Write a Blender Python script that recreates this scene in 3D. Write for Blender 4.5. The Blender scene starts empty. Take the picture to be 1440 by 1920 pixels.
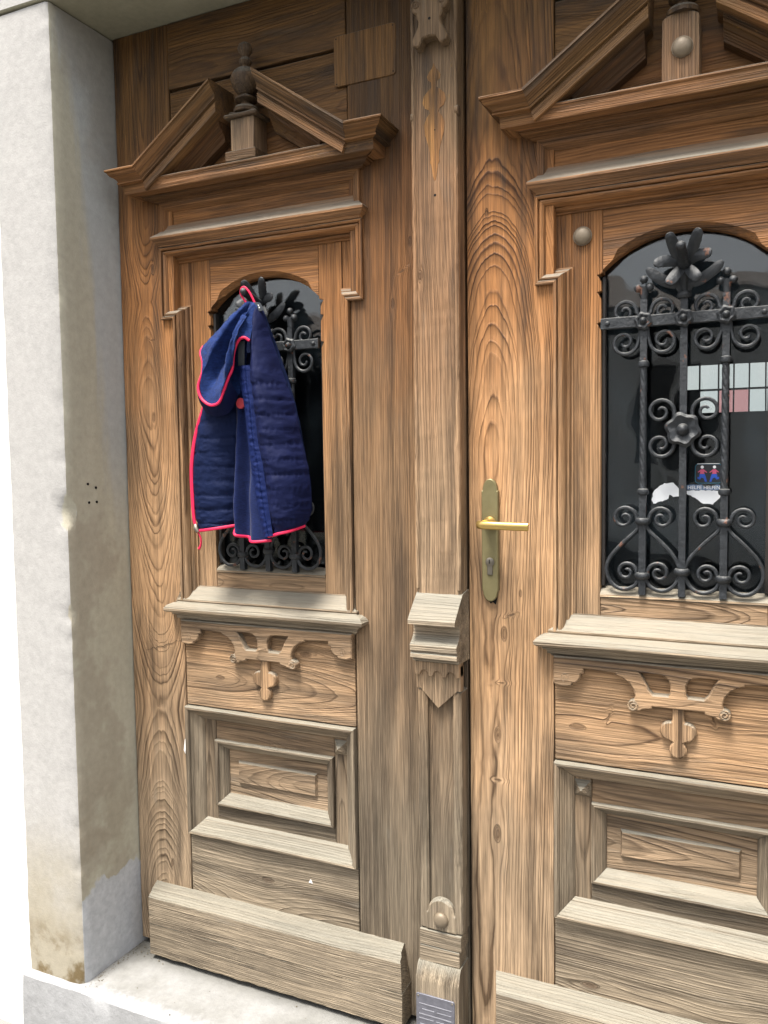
import bpy, bmesh, math, random
from mathutils import Vector, Matrix, noise
from mathutils.geometry import tessellate_polygon
import numpy as np

random.seed(7)
R = math.radians
scene = bpy.context.scene
col = scene.collection

# ------------------------------------------------------------------ camera
cam_d = bpy.data.cameras.new('camera')
cam = bpy.data.objects.new('camera', cam_d)
col.objects.link(cam)
scene.camera = cam
cam_d.sensor_fit = 'VERTICAL'
cam_d.sensor_height = 24.0
cam_d.lens = 24.0 * 1551.4 / 1920.0
cam_d.clip_start = 0.02
cam_d.clip_end = 500.0
yaw, pitch, roll = R(-24.898), R(-3.655), R(-0.7744)
fw = Vector((math.sin(yaw) * math.cos(pitch), math.cos(yaw) * math.cos(pitch), math.sin(pitch)))
rt = Vector((math.cos(yaw), -math.sin(yaw), 0.0))
up = rt.cross(fw)
rt2 = math.cos(roll) * rt + math.sin(roll) * up
up2 = -math.sin(roll) * rt + math.cos(roll) * up
m = Matrix((rt2, up2, -fw)).transposed().to_4x4()
m.translation = Vector((1.26653, -1.57928, 1.21500))
cam.matrix_world = m

# ------------------------------------------------------------------ world, sun, exposure
SUN_EL, SUN_AZ = 68.0, 196.0          # azimuth clockwise from +Y: high, in front of the door and a little to the left
world = bpy.data.worlds.new('World')
scene.world = world
world.use_nodes = True
wn, wl = world.node_tree.nodes, world.node_tree.links
wn.clear()
sky = wn.new('ShaderNodeTexSky')
sky.sky_type = 'NISHITA'
sky.sun_disc = False
sky.sun_elevation = R(SUN_EL)
sky.sun_rotation = R(SUN_AZ)
sky.air_density = 1.0
sky.dust_density = 4.0
hsv = wn.new('ShaderNodeHueSaturation')      # overcast: the blue is mostly gone
hsv.inputs['Saturation'].default_value = 0.22
bg = wn.new('ShaderNodeBackground')
bg.inputs['Strength'].default_value = 0.06
wo = wn.new('ShaderNodeOutputWorld')
wl.new(sky.outputs[0], hsv.inputs['Color'])
wl.new(hsv.outputs[0], bg.inputs['Color'])
wl.new(bg.outputs[0], wo.inputs['Surface'])

sun_d = bpy.data.lights.new('sun', 'SUN')
sun_d.energy = 1.5
sun_d.angle = R(17)
sun_d.color = (1.0, 0.95, 0.88)
sun = bpy.data.objects.new('sun', sun_d)
col.objects.link(sun)
sd = Vector((math.sin(R(SUN_AZ)) * math.cos(R(SUN_EL)), math.cos(R(SUN_AZ)) * math.cos(R(SUN_EL)), math.sin(R(SUN_EL))))
sun.rotation_euler = sd.to_track_quat('Z', 'Y').to_euler()
sun.location = (0, -6, 9)

vs = scene.view_settings
vs.view_transform = 'Standard'
vs.look = 'None'
vs.gamma = 1.0
vs.use_curve_mapping = False
vs.exposure = 2.66
scene.cycles.max_bounces = 8

# ------------------------------------------------------------------ node helpers
class NT:
    def __init__(s, name):
        s.m = bpy.data.materials.new(name)
        s.m.use_nodes = True
        s.t = s.m.node_tree
        s.t.nodes.clear()
        s.o = s.t.nodes.new('ShaderNodeOutputMaterial')
    def n(s, typ, **kw):
        x = s.t.nodes.new(typ)
        for k, v in kw.items():
            setattr(x, k, v)
        return x
    def put(s, sock, v):
        if isinstance(v, bpy.types.NodeSocket):
            s.t.links.new(v, sock)
        elif v is not None:
            sock.default_value = v
    def math(s, op, a, b=None, c=None, clamp=False):
        x = s.n('ShaderNodeMath', operation=op, use_clamp=clamp)
        s.put(x.inputs[0], a); s.put(x.inputs[1], b)
        if c is not None: s.put(x.inputs[2], c)
        return x.outputs[0]
    def vmath(s, op, a, b=None):
        x = s.n('ShaderNodeVectorMath', operation=op)
        s.put(x.inputs[0], a); s.put(x.inputs[1], b)
        return x.outputs[0]
    def comb(s, x, y, z):
        c = s.n('ShaderNodeCombineXYZ')
        s.put(c.inputs[0], x); s.put(c.inputs[1], y); s.put(c.inputs[2], z)
        return c.outputs[0]
    def sep(s, v):
        c = s.n('ShaderNodeSeparateXYZ'); s.put(c.inputs[0], v)
        return c.outputs
    def noise(s, vec, scale, detail=2.0, rough=0.5, dist=0.0):
        x = s.n('ShaderNodeTexNoise')
        s.put(x.inputs['Vector'], vec)
        x.inputs['Scale'].default_value = scale
        x.inputs['Detail'].default_value = detail
        x.inputs['Roughness'].default_value = rough
        x.inputs['Distortion'].default_value = dist
        return x.outputs['Fac']
    def mix(s, f, a, b, blend='MIX'):
        x = s.n('ShaderNodeMix', data_type='RGBA', blend_type=blend)
        x.clamp_factor = True
        s.put(x.inputs[0], f); s.put(x.inputs[6], a); s.put(x.inputs[7], b)
        return x.outputs[2]
    def ramp(s, f, stops, interp='LINEAR'):
        x = s.n('ShaderNodeValToRGB')
        x.color_ramp.interpolation = interp
        e = x.color_ramp.elements
        while len(e) < len(stops): e.new(0.5)
        for k, (p, c) in enumerate(stops):
            e[k].position = p
            e[k].color = c if len(c) == 4 else (*c, 1)
        s.put(x.inputs[0], f)
        return x.outputs[0]
    def smooth(s, v, a, b):
        x = s.n('ShaderNodeMapRange', interpolation_type='SMOOTHSTEP')
        s.put(x.inputs[0], v); s.put(x.inputs[1], a); s.put(x.inputs[2], b)
        return x.outputs[0]
    def attr(s, name, out='Vector'):
        x = s.n('ShaderNodeAttribute', attribute_type='GEOMETRY', attribute_name=name)
        return x.outputs[out]
    def pos(s):
        return s.n('ShaderNodeNewGeometry').outputs['Position']
    def bump(s, h, strength, dist):
        x = s.n('ShaderNodeBump')
        s.put(x.inputs['Height'], h)
        x.inputs['Strength'].default_value = strength
        x.inputs['Distance'].default_value = dist
        return x.outputs[0]
    def bsdf(s, color, rough=0.6, normal=None, spec=0.4, metal=0.0, **kw):
        b = s.n('ShaderNodeBsdfPrincipled')
        s.put(b.inputs['Base Color'], color if isinstance(color, bpy.types.NodeSocket) else (*color, 1))
        s.put(b.inputs['Roughness'], rough)
        s.put(b.inputs['Specular IOR Level'], spec)
        s.put(b.inputs['Metallic'], metal)
        if normal is not None: s.put(b.inputs['Normal'], normal)
        for k, v in kw.items():
            s.put(b.inputs[k.replace('_', ' ')], v)
        s.t.links.new(b.outputs[0], s.o.inputs['Surface'])
        return b

def rgb(r, g, b):
    f = lambda c: (c / 255 / 12.92) if c <= 10 else ((c / 255 + 0.055) / 1.055) ** 2.4
    return (f(r), f(g), f(b), 1)

# ------------------------------------------------------------------ wood
# every wooden mesh carries: grain = position in its own board (across, depth, along), pith = (offset across, depth of the
# pith, wander), tone = (brightness, greyness, ring contrast)
def make_wood():
    t = NT('weathered_larch')
    kx, kz, kr = t.sep(t.attr('knot'))
    g = t.attr('grain'); pi = t.attr('pith'); tn = t.attr('tone')
    gx, gy, gz = t.sep(g)
    px, pd, amp = t.sep(pi)
    br, greyoff, con = t.sep(tn)
    P = t.pos(); X, Y, Z = t.sep(P)
    w1 = t.noise(t.comb(gz, 3.7, 1.1), 1.2, 1)
    w2 = t.noise(t.comb(gz, 13.7, 5.1), 1.5, 2, 0.4)
    dx = t.math('ADD', t.math('SUBTRACT', gx, px), t.math('MULTIPLY', t.math('SUBTRACT', w1, 0.5), 0.035))
    # knots: the rings part around them
    ku = t.math('SUBTRACT', gx, kx)
    kv = t.math('MULTIPLY', t.math('SUBTRACT', gz, kz), 0.42)
    kd = t.math('DIVIDE', t.math('SQRT', t.math('ADD', t.math('MULTIPLY', ku, ku), t.math('MULTIPLY', kv, kv))), kr)
    kin = t.math('POWER', 2.718, t.math('MULTIPLY', t.math('MULTIPLY', kd, kd), -0.16))
    push = t.math('MULTIPLY', t.math('MULTIPLY', t.math('TANH', t.math('DIVIDE', ku, t.math('MULTIPLY', kr, 0.7)), 0.0), kr), t.math('MULTIPLY', kin, 1.5))
    dx = t.math('SUBTRACT', dx, push)
    warp = t.noise(t.comb(t.math('MULTIPLY', gx, 20), t.math('MULTIPLY', gy, 20), t.math('MULTIPLY', gz, 4.0)), 1.0, 2)
    warp2 = t.noise(t.comb(t.math('MULTIPLY', gx, 110), t.math('MULTIPLY', gy, 110), t.math('MULTIPLY', gz, 9)), 1.0, 2)
    dy = t.math('ADD', t.math('ADD', gy, pd), t.math('MULTIPLY', t.math('SUBTRACT', w2, 0.5), t.math('MULTIPLY', amp, 2.6)))
    r = t.math('SQRT', t.math('ADD', t.math('MULTIPLY', dx, dx), t.math('MULTIPLY', dy, dy)))
    r = t.math('ADD', r, t.math('MULTIPLY', t.math('SUBTRACT', warp, 0.5), 0.006))
    r = t.math('ADD', r, t.math('MULTIPLY', t.math('SUBTRACT', warp2, 0.5), 0.0016))
    kr2 = t.math('MULTIPLY', t.math('SUBTRACT', kd, 3.0), t.math('MULTIPLY', kr, 0.6))
    kcore = t.math('SUBTRACT', 1.0, t.smooth(kd, 0.55, 1.1))
    r = t.math('ADD', r, t.math('MULTIPLY', kcore, kr2))
    # ring width varies through the log
    rv = t.math('ADD', t.math('MULTIPLY', r, 225.0), t.math('MULTIPLY', t.noise(t.comb(t.math('MULTIPLY', r, 75.0), t.math('MULTIPLY', px, 9.0), 4.4), 1.0, 2, 0.6), 4.2))
    ph = t.math('FRACT', rv)
    late = t.ramp(ph, [(0.0, (0.62,) * 3), (0.10, (0.10,) * 3), (0.40, (0.13,) * 3), (0.74, (0.45,) * 3), (0.92, (0.95,) * 3), (1.0, (0.62,) * 3)])
    cell = t.noise(t.comb(t.math('FLOOR', rv), 2.2, t.math('MULTIPLY', gz, 0.6)), 1.7, 0)        # each ring a little different
    late = t.math('MULTIPLY', late, t.math('MULTIPLY_ADD', cell, 1.3, 0.25))
    fib = t.noise(t.comb(t.math('MULTIPLY', gx, 620), t.math('MULTIPLY', gy, 620), t.math('MULTIPLY', gz, 9)), 1.0, 2, 0.6)
    fib2 = t.noise(t.comb(t.math('MULTIPLY', gx, 170), t.math('MULTIPLY', gy, 170), t.math('MULTIPLY', gz, 3)), 1.0, 4, 0.65)
    stk = t.noise(t.comb(t.math('MULTIPLY', gx, 300), t.math('MULTIPLY', gy, 300), t.math('MULTIPLY', gz, 7)), 1.0, 3, 0.7)
    stk2 = t.noise(t.comb(t.math('MULTIPLY', gx, 75), t.math('MULTIPLY', gy, 75), t.math('MULTIPLY', gz, 3.2)), 1.0, 4, 0.7)
    blot = t.noise(t.comb(t.math('MULTIPLY', gx, 9), t.math('MULTIPLY', gy, 9), t.math('MULTIPLY', gz, 2.6)), 1.0, 4, 0.6)
    blot2 = t.noise(P, 3.4, 4, 0.6)
    fade = t.noise(t.comb(t.math('MULTIPLY', gx, 14), t.math('MULTIPLY', gy, 14), t.math('MULTIPLY', gz, 2.0)), 1.0, 3, 0.6)
    con = t.math('MULTIPLY', con, t.math('MULTIPLY_ADD', t.smooth(fade, 0.34, 0.62), 0.75, 0.25))
    # where the old varnish survives (high up, sheltered) and where rain has greyed the wood (low down)
    zz = t.math('ADD', Z, t.math('MULTIPLY', t.math('SUBTRACT', blot, 0.5), 0.55))
    zz = t.math('ADD', zz, t.math('MULTIPLY', t.math('SUBTRACT', blot2, 0.5), 0.35))
    varn = t.smooth(zz, 1.08, 1.62)
    old = t.smooth(zz, 1.74, 2.0)
    grey = t.math('ADD', t.math('SUBTRACT', 1.0, t.smooth(zz, 0.25, 1.25)), greyoff, clamp=True)
    early = t.mix(varn, (0.310, 0.188, 0.098, 1), (0.235, 0.104, 0.035, 1))
    lateC = t.mix(varn, (0.070, 0.036, 0.016, 1), (0.054, 0.021, 0.006, 1))
    early = t.mix(old, early, (0.120, 0.060, 0.018, 1))
    lateC = t.mix(old, lateC, (0.036, 0.017, 0.007, 1))
    gf = t.math('MULTIPLY', grey, 0.88)
    early = t.mix(gf, early, (0.200, 0.168, 0.122, 1))
    lateC = t.mix(gf, lateC, (0.056, 0.043, 0.028, 1))
    c = t.mix(t.math('MULTIPLY', late, con, clamp=True), early, lateC)
    k = t.math('MULTIPLY_ADD', fib, 0.8, 0.60)
    k = t.math('MULTIPLY', k, t.math('MULTIPLY_ADD', fib2, 1.0, 0.50))
    k = t.math('MULTIPLY', k, t.math('MULTIPLY_ADD', blot, 1.0, 0.50))
    k = t.math('MULTIPLY', k, t.ramp(stk, [(0.30, (0.70,) * 3), (0.5, (1.05,) * 3), (0.70, (1.36,) * 3)]))
    k = t.math('MULTIPLY', k, t.ramp(stk2, [(0.32, (0.70,) * 3), (0.5, (1.05,) * 3), (0.68, (1.28,) * 3)]))
    k = t.math('MULTIPLY', k, br)
    c = t.mix(1.0, c, t.comb(k, k, k), 'MULTIPLY')
    c = t.mix(t.math('MULTIPLY', kcore, 0.55), c, (0.060, 0.030, 0.014, 1))
    # dark stains
    st = t.smooth(t.noise(t.comb(t.math('MULTIPLY', gx, 17), t.math('MULTIPLY', gy, 17), t.math('MULTIPLY', gz, 2.1)), 1.0, 5, 0.62), 0.47, 0.68)
    c = t.mix(t.math('MULTIPLY', st, t.math('MULTIPLY_ADD', old, 0.25, 0.6)), c, (0.030, 0.020, 0.013, 1))
    # grey patches of bare weathered fibre
    gp = t.smooth(t.noise(t.comb(t.math('MULTIPLY', gx, 30), t.math('MULTIPLY', gy, 30), t.math('MULTIPLY', gz, 5)), 1.0, 4, 0.6), 0.58, 0.75)
    c = t.mix(t.math('MULTIPLY', gp, t.math('MULTIPLY_ADD', grey, 0.4, 0.12)), c, (0.165, 0.145, 0.115, 1))
    # crumbs of old yellow varnish, high up only
    sp = t.smooth(t.noise(t.comb(t.math('MULTIPLY', gx, 240), t.math('MULTIPLY', gy, 240), t.math('MULTIPLY', gz, 70)), 1.0, 3, 0.7), 0.62, 0.70)
    spm = t.smooth(t.noise(t.comb(t.math('MULTIPLY', gx, 11), t.math('MULTIPLY', gy, 11), t.math('MULTIPLY', gz, 4)), 1.0, 2), 0.50, 0.66)
    c = t.mix(t.math('MULTIPLY', t.math('MULTIPLY', sp, spm), t.math('MULTIPLY', old, 0.75)), c, (0.26, 0.14, 0.03, 1))
    # dust lying on whatever faces up; darker high up, for grime and painted-in shade
    nz = t.sep(t.n('ShaderNodeNewGeometry').outputs['Normal'])[2]
    du = t.smooth(t.math('ADD', nz, t.math('MULTIPLY', t.math('SUBTRACT', fib2, 0.5), 0.5)), 0.26, 0.72)
    c = t.mix(t.math('MULTIPLY', du, t.math('MULTIPLY_ADD', stk2, 0.7, 0.38)), c, t.mix(t.math('MULTIPLY', fib2, 0.9), t.mix(old, (0.240, 0.230, 0.188, 1), (0.145, 0.137, 0.112, 1)), t.mix(old, (0.105, 0.098, 0.078, 1), (0.050, 0.046, 0.038, 1))))
    h = t.math('ADD', t.math('MULTIPLY', late, 1.0), t.math('MULTIPLY', fib, 0.55))
    h = t.math('ADD', h, t.math('MULTIPLY', fib2, 0.9))
    h = t.math('ADD', h, t.math('MULTIPLY', stk, 1.3))
    nrm = t.bump(h, 0.95, 0.0013)
    rough = t.math('MULTIPLY_ADD', fib2, 0.2, 0.56)
    t.bsdf(c, rough, nrm, 0.28)
    return t.m
WOOD = make_wood()

def simple(name, color, rough=0.6, spec=0.4, metal=0.0, var=0.25, scale=30, bump=0.0, bscale=200, bdist=0.001, **kw):
    t = NT(name)
    P = t.pos()
    n = t.noise(P, scale, 4, 0.6)
    k = t.math('MULTIPLY_ADD', n, 2 * var, 1 - var)
    c = t.mix(1.0, (*color, 1), t.comb(k, k, k), 'MULTIPLY')
    nm = t.bump(t.noise(P, bscale, 4, 0.6), bump, bdist) if bump else None
    t.bsdf(c, rough, nm, spec, metal, **kw)
    return t.m

def make_iron():
    t = NT('painted_wrought_iron')
    P = t.pos()
    n = t.noise(P, 55, 5, 0.65)
    c = t.ramp(n, [(0.3, (0.0048, 0.0064, 0.0084)), (0.55, (0.0095, 0.0120, 0.0150)), (0.75, (0.024, 0.028, 0.033))])
    rs = t.smooth(t.noise(P, 38, 3, 0.6), 0.65, 0.70)
    c = t.mix(t.math('MULTIPLY', rs, 0.75), c, (0.12, 0.05, 0.028, 1))
    nz = t.sep(t.n('ShaderNodeNewGeometry').outputs['Normal'])[2]
    du = t.smooth(t.math('ADD', nz, t.math('MULTIPLY', t.math('SUBTRACT', n, 0.5), 0.9)), 0.30, 1.1)
    c = t.mix(t.math('MULTIPLY', du, 0.6), c, (0.115, 0.115, 0.108, 1))  # grey on upward faces: dust, plus highlights put into the colour
    t.bsdf(c, 0.55, t.bump(t.math('ADD', t.noise(P, 180, 4, 0.6), t.math('MULTIPLY', t.noise(P, 70, 2, 0.5), 1.5)), 0.7, 0.0016), 0.5)
    return t.m
IRON = make_iron()

def make_brass():
    t = NT('dull_brass')
    P = t.pos()
    n = t.noise(P, 26, 4, 0.6)
    c = t.ramp(n, [(0.3, (0.150, 0.128, 0.060)), (0.7, (0.200, 0.172, 0.085))])
    t.bsdf(c, t.math('MULTIPLY_ADD', n, 0.25, 0.36), t.bump(t.noise(P, 400, 3), 0.08, 0.0005), 0.5, 0.55)
    return t.m
BRASS = make_brass()
BRASS2 = simple('polished_brass', (0.48, 0.33, 0.11), 0.33, 0.5, 0.85, 0.08, 20)
STEEL = simple('worn_steel', (0.17, 0.15, 0.12), 0.4, 0.5, 0.7, 0.15, 60)
BLACK = simple('black_hole', (0.006, 0.006, 0.006), 0.8, 0.2)
BOLT = simple('dull_bolt_head', (0.16, 0.125, 0.085), 0.5, 0.45, 0.25, 0.25, 60, 0.3, 300)
DARKWOOD = simple('dark_painted_rebate', (0.022, 0.019, 0.017), 0.6, 0.3, 0, 0.3, 40)

def make_glass():
    t = NT('window_glass')
    P = t.pos()
    b = t.bsdf((0.80, 0.85, 0.86), 0.0, t.bump(t.noise(P, 7.0, 1), 0.10, 0.02), 0.5)
    b.inputs['Transmission Weight'].default_value = 1.0
    b.inputs['IOR'].default_value = 1.5
    d = t.n('ShaderNodeBsdfDiffuse')                    # dust film, wiped streaks and specks; its haze is added to lift black glass
    d.inputs['Color'].default_value = (0.14, 0.19, 0.23, 1)
    X, Y, Z = t.sep(P)
    sm = t.noise(t.comb(t.math('MULTIPLY', X, 9), Y, t.math('MULTIPLY', Z, 5)), 1.0, 5, 0.6)
    sp = t.smooth(t.noise(P, 170, 2, 0.5), 0.74, 0.79)
    f = t.math('ADD', t.math('MULTIPLY', t.smooth(sm, 0.36, 0.75), 0.045), t.math('MULTIPLY', sp, 0.35), clamp=True)
    mx = t.n('ShaderNodeMixShader')
    t.put(mx.inputs[0], f)
    t.t.links.new(b.outputs[0], mx.inputs[1]); t.t.links.new(d.outputs[0], mx.inputs[2])
    t.t.links.new(mx.outputs[0], t.o.inputs['Surface'])
    return t.m
GLASS = make_glass()

# ------------------------------------------------------------------ object helpers
def link(o, parent=None, kind=None, label=None, cat=None, group=None):
    col.objects.link(o)
    if parent is not None: o.parent = parent
    if kind: o['kind'] = kind
    if label: o['label'] = label
    if cat: o['category'] = cat
    if group: o['group'] = group
    return o

def thing(name, label, cat, loc=(0, 0, 0), group=None):
    o = bpy.data.objects.new(name, None)
    o.empty_display_size = 0.1
    o.location = loc
    return link(o, None, None, label, cat, group)

def add_attr(me, name, arr):
    a = me.attributes.new(name, 'FLOAT_VECTOR', 'POINT')
    a.data.foreach_set('vector', np.asarray(arr, dtype=np.float32).ravel())

def obj(name, V, F, mat, parent=None, smooth=False, wood=None, **kw):
    """wood = dict(along=(dx,dy,dz), c=(x,y,z), pith, tone)"""
    me = bpy.data.meshes.new(name)
    me.from_pydata([tuple(v) for v in V], [], F)
    bm = bmesh.new(); bm.from_mesh(me)
    bmesh.ops.recalc_face_normals(bm, faces=bm.faces)
    bm.to_mesh(me); bm.free()
    me.materials.append(mat)
    if smooth is True:
        me.polygons.foreach_set('use_smooth', [True] * len(me.polygons))
    elif smooth:
        me.shade_smooth() if hasattr(me, 'shade_smooth') else None
        me.set_sharp_from_angle(angle=R(smooth))
    if wood is not None:
        set_wood(me, **wood)
    o = bpy.data.objects.new(name, me)
    return link(o, parent, **kw)

def set_wood(me, along=(0, 0, 1), c=(0, 0, 0), pith=None, tone=(1, 0, 1), seed=None, knots=()):
    n = len(me.vertices)
    P = np.empty(n * 3, dtype=np.float32); me.vertices.foreach_get('co', P); P = P.reshape(-1, 3) - np.array(c)
    a = Vector(along).normalized()
    if abs(a.y) > 0.9:
        cr = Vector((1, 0, 0))
    else:
        cr = Vector((a.z, 0, -a.x)).normalized()
    dp = a.cross(cr)
    if abs(a.y) < 0.9 and dp.y < 0: dp = -dp
    if seed is None: seed = random.uniform(0, 60)
    g = np.stack([P @ np.array(cr), P @ np.array(dp), P @ np.array(a) + seed], 1)
    if pith is None:
        pith = (random.choice((-1, 1)) * random.uniform(0.05, 0.16), random.uniform(0.05, 0.12), random.uniform(0.02, 0.05))
    add_attr(me, 'grain', g)
    if callable(pith):
        al = (P + np.array(c)) @ np.array(a)
        add_attr(me, 'pith', np.array([pith(t) for t in al]))
    else:
        add_attr(me, 'pith', np.tile(np.array(pith), (n, 1)))
    add_attr(me, 'tone', np.tile(np.array(tone), (n, 1)))
    kn = np.tile(np.array((0.0, -99.0, 0.002)), (n, 1))
    if knots:
        al = (P + np.array(c)) @ np.array(a)
        K = np.array(knots)
        base = float(np.array(c) @ np.array(a))
        i = np.abs(al[:, None] - K[None, :, 1]).argmin(1)
        kn = np.stack([K[i, 0], K[i, 1] - base + seed, K[i, 2]], 1)
    add_attr(me, 'knot', kn)

def lerp_table(*rows):
    def f(t):
        for k in range(len(rows) - 1):
            if t <= rows[k + 1][0] or k == len(rows) - 2:
                a, b = rows[k], rows[k + 1]
                q = min(max((t - a[0]) / (b[0] - a[0]), 0), 1); q = q * q * (3 - 2 * q) * 0.5 + q * 0.5
                return tuple(a[i] + (b[i] - a[i]) * q for i in (1, 2, 3))
    return f

def jit(p, amp, sc=45.0, off=0.0):
    v = Vector((p[0] * sc + off, p[1] * sc, p[2] * sc))
    return noise.noise_vector(v) * amp

def board(name, parent, x0, x1, y0, y1, z0, z1, axis='z', ch=0.0014, amp=0.0005, pith=None, tone=(1, 0, 1), mat=None, step=0.03, knots=(), **kw):
    """a sawn board: chamfered arrises, slightly uneven edges, grain along its axis"""
    mat = mat or WOOD
    ch = min(ch, (y1 - y0) * 0.4, (x1 - x0) * 0.3, (z1 - z0) * 0.3)
    if axis == 'z': a0, a1, b0, b1, l0, l1 = x0, x1, y0, y1, z0, z1; f = lambda a, b, l: (a, b, l)
    elif axis == 'x': a0, a1, b0, b1, l0, l1 = z0, z1, y0, y1, x0, x1; f = lambda a, b, l: (l, b, a)
    else: a0, a1, b0, b1, l0, l1 = x0, x1, z0, z1, y0, y1; f = lambda a, b, l: (a, l, b)
    def sec(i):
        return [(a0 + i, b0 + ch + i), (a0 + ch + i, b0 + i), (a1 - ch - i, b0 + i), (a1 - i, b0 + ch + i),
                (a1 - i, b1 - ch - i), (a1 - ch - i, b1 - i), (a0 + ch + i, b1 - i), (a0 + i, b1 - ch - i)]
    n = max(2, int((l1 - l0) / step))
    ls = [(l0, ch * 0.8)] + [(l0 + ch, 0)] + [(l0 + (l1 - l0) * k / n, 0) for k in range(1, n)] + [(l1 - ch, 0), (l1, ch * 0.8)]
    V, F = [], []
    off = random.uniform(0, 50)
    for l, i in ls:
        for (a, b) in sec(i):
            p = f(a, b, l); d = jit(p, amp, 60, off)
            V.append((p[0] + d.x, p[1] + d.y, p[2] + d.z))
    for k in range(len(ls) - 1):
        for j in range(8):
            q = (j + 1) % 8
            F.append((k * 8 + j, k * 8 + q, (k + 1) * 8 + q, (k + 1) * 8 + j))
    F.append(tuple(range(8))[::-1]); F.append(tuple((len(ls) - 1) * 8 + j for j in range(8)))
    al = {'z': (0, 0, 1), 'x': (1, 0, 0), 'y': (0, 1, 0)}[axis]
    w = dict(along=al, c=((x0 + x1) / 2, min(y0, y1), (z0 + z1) / 2), pith=pith, tone=tone, knots=knots) if mat is WOOD else None
    return obj(name, V, F, mat, parent, wood=w, **kw)

def run(name, parent, rings, closed_prof=False, caps=True, along=(1, 0, 0), pith=None, tone=(1, 0, 1), mat=None, smooth=24, amp=0.0007, step=0.015, **kw):
    """profile swept from ring 0 to ring 1 (lists of 3-D points): subdivided, a little uneven"""
    mat = mat or WOOD
    A, B = [Vector(p) for p in rings[0]], [Vector(p) for p in rings[1]]
    L = max((A[i] - B[i]).length for i in range(len(A)))
    n = max(1, int(L / step))
    m_ = len(A)
    V, F = [], []
    off = random.uniform(0, 50)
    for k in range(n + 1):
        t = k / n
        for i in range(m_):
            p = A[i].lerp(B[i], t)
            V.append(p + jit(p, amp * 0.7, 50, off) + jit(p, amp * 0.6, 170, off))
    for k in range(n):
        for i in range(m_ if closed_prof else m_ - 1):
            j = (i + 1) % m_
            F.append((k * m_ + i, k * m_ + j, (k + 1) * m_ + j, (k + 1) * m_ + i))
    if caps:
        F.append(tuple(range(m_))); F.append(tuple(n * m_ + i for i in range(m_)))
    c = (A[0] + B[0]) / 2
    w = dict(along=along, c=c, pith=pith, tone=tone) if mat is WOOD else None
    return obj(name, V, F, mat, parent, smooth=smooth, wood=w, **kw)

def frame_run(name, parent, path, prof, closed, inward, yback, tone=(1, 0, 1), tones=None):
    """mitred moulding on the door face: path of (x,z); prof of (offset inward, y); one mesh for each length"""
    n = len(path)
    segs = n if closed else n - 1
    P = [Vector((p[0], p[1])) for p in path]
    def nrm(k):
        d = (P[(k + 1) % n] - P[k]).normalized()
        return Vector((-d.y, d.x)) * inward
    def mit(k):
        if not closed and k == 0: return nrm(0)
        if not closed and k == n - 1: return nrm(n - 2)
        a, b = nrm((k - 1) % n), nrm(k % n)
        return (a + b) / (1 + a.dot(b))
    out = []
    for k in range(segs):
        ms = (mit(k), mit((k + 1) % n))
        rings = []
        for q, kk in ((0, k), (1, (k + 1) % n)):
            ring = []
            for (o, y) in prof:
                p = P[kk] + ms[q] * o
                ring.append((p.x, y, p.y))
            ring.append((ring[-1][0], yback, ring[-1][2]))
            ring.insert(0, (ring[0][0], yback, ring[0][2]))
            rings.append(ring)
        d = P[(k + 1) % n] - P[k]
        # a hair's gap at each mitre
        D = Vector((d.x, 0, d.y)).normalized() * 0.00035
        rings[0] = [Vector(p) + D for p in rings[0]]; rings[1] = [Vector(p) - D for p in rings[1]]
        tn = tones[k] if tones else tone
        tn = (tn[0] * random.uniform(0.9, 1.08), tn[1] + random.uniform(-0.06, 0.06), tn[2])
        out.append(run(name, parent, rings, closed_prof=True, along=(d.x, 0, d.y), tone=tn))
    return out

def cornice(name, parent, x0, x1, prof, tone=(1, 0, 1), yback=0.02):
    """moulding with returns at both ends: prof of (projection, z), expanding from x0..x1 in every direction"""
    pr = [(-yback, prof[0][1])] + list(prof) + [(-yback, prof[-1][1])]
    A = [(x0 - max(d, 0), -d, z) for d, z in pr]
    B = [(x1 + max(d, 0), -d, z) for d, z in pr]
    front = run(name, parent, (A, B), closed_prof=True, along=(1, 0, 0), tone=tone, step=0.02, amp=0.0006)
    for s, xx in ((-1, x0), (1, x1)):
        a = [(xx + s * max(d, 0), -d - 0.00005, z) for d, z in pr[1:-1]]
        b = [(xx + s * max(d, 0), yback * 0.2, z) for d, z in pr[1:-1]]
        a.append((xx, 0, pr[-2][1])); b.append((xx, yback * 0.2, pr[-2][1]))
        a.insert(0, (xx, 0, pr[1][1])); b.insert(0, (xx, yback * 0.2, pr[1][1]))
        run(name + '_return', parent, (a, b), closed_prof=True, along=(0, 1, 0), tone=tone, step=0.02)
    return front

def offset_poly(pts, d):
    n = len(pts); out = []
    area = sum(pts[i][0] * pts[(i + 1) % n][1] - pts[(i + 1) % n][0] * pts[i][1] for i in range(n))
    s = 1 if area > 0 else -1
    for i in range(n):
        p0, p1, p2 = Vector(pts[i - 1]), Vector(pts[i]), Vector(pts[(i + 1) % n])
        d1, d2 = (p1 - p0), (p2 - p1)
        if d1.length < 1e-9 or d2.length < 1e-9: out.append(tuple(p1)); continue
        d1.normalize(); d2.normalize()
        n1, n2 = Vector((-d1.y, d1.x)) * s, Vector((-d2.y, d2.x)) * s
        k = 1 + n1.dot(n2)
        mm = (n1 + n2) / k if k > 0.35 else (n1 + n2).normalized() * 1.3
        out.append(tuple(p1 + mm * d))
    return out

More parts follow.
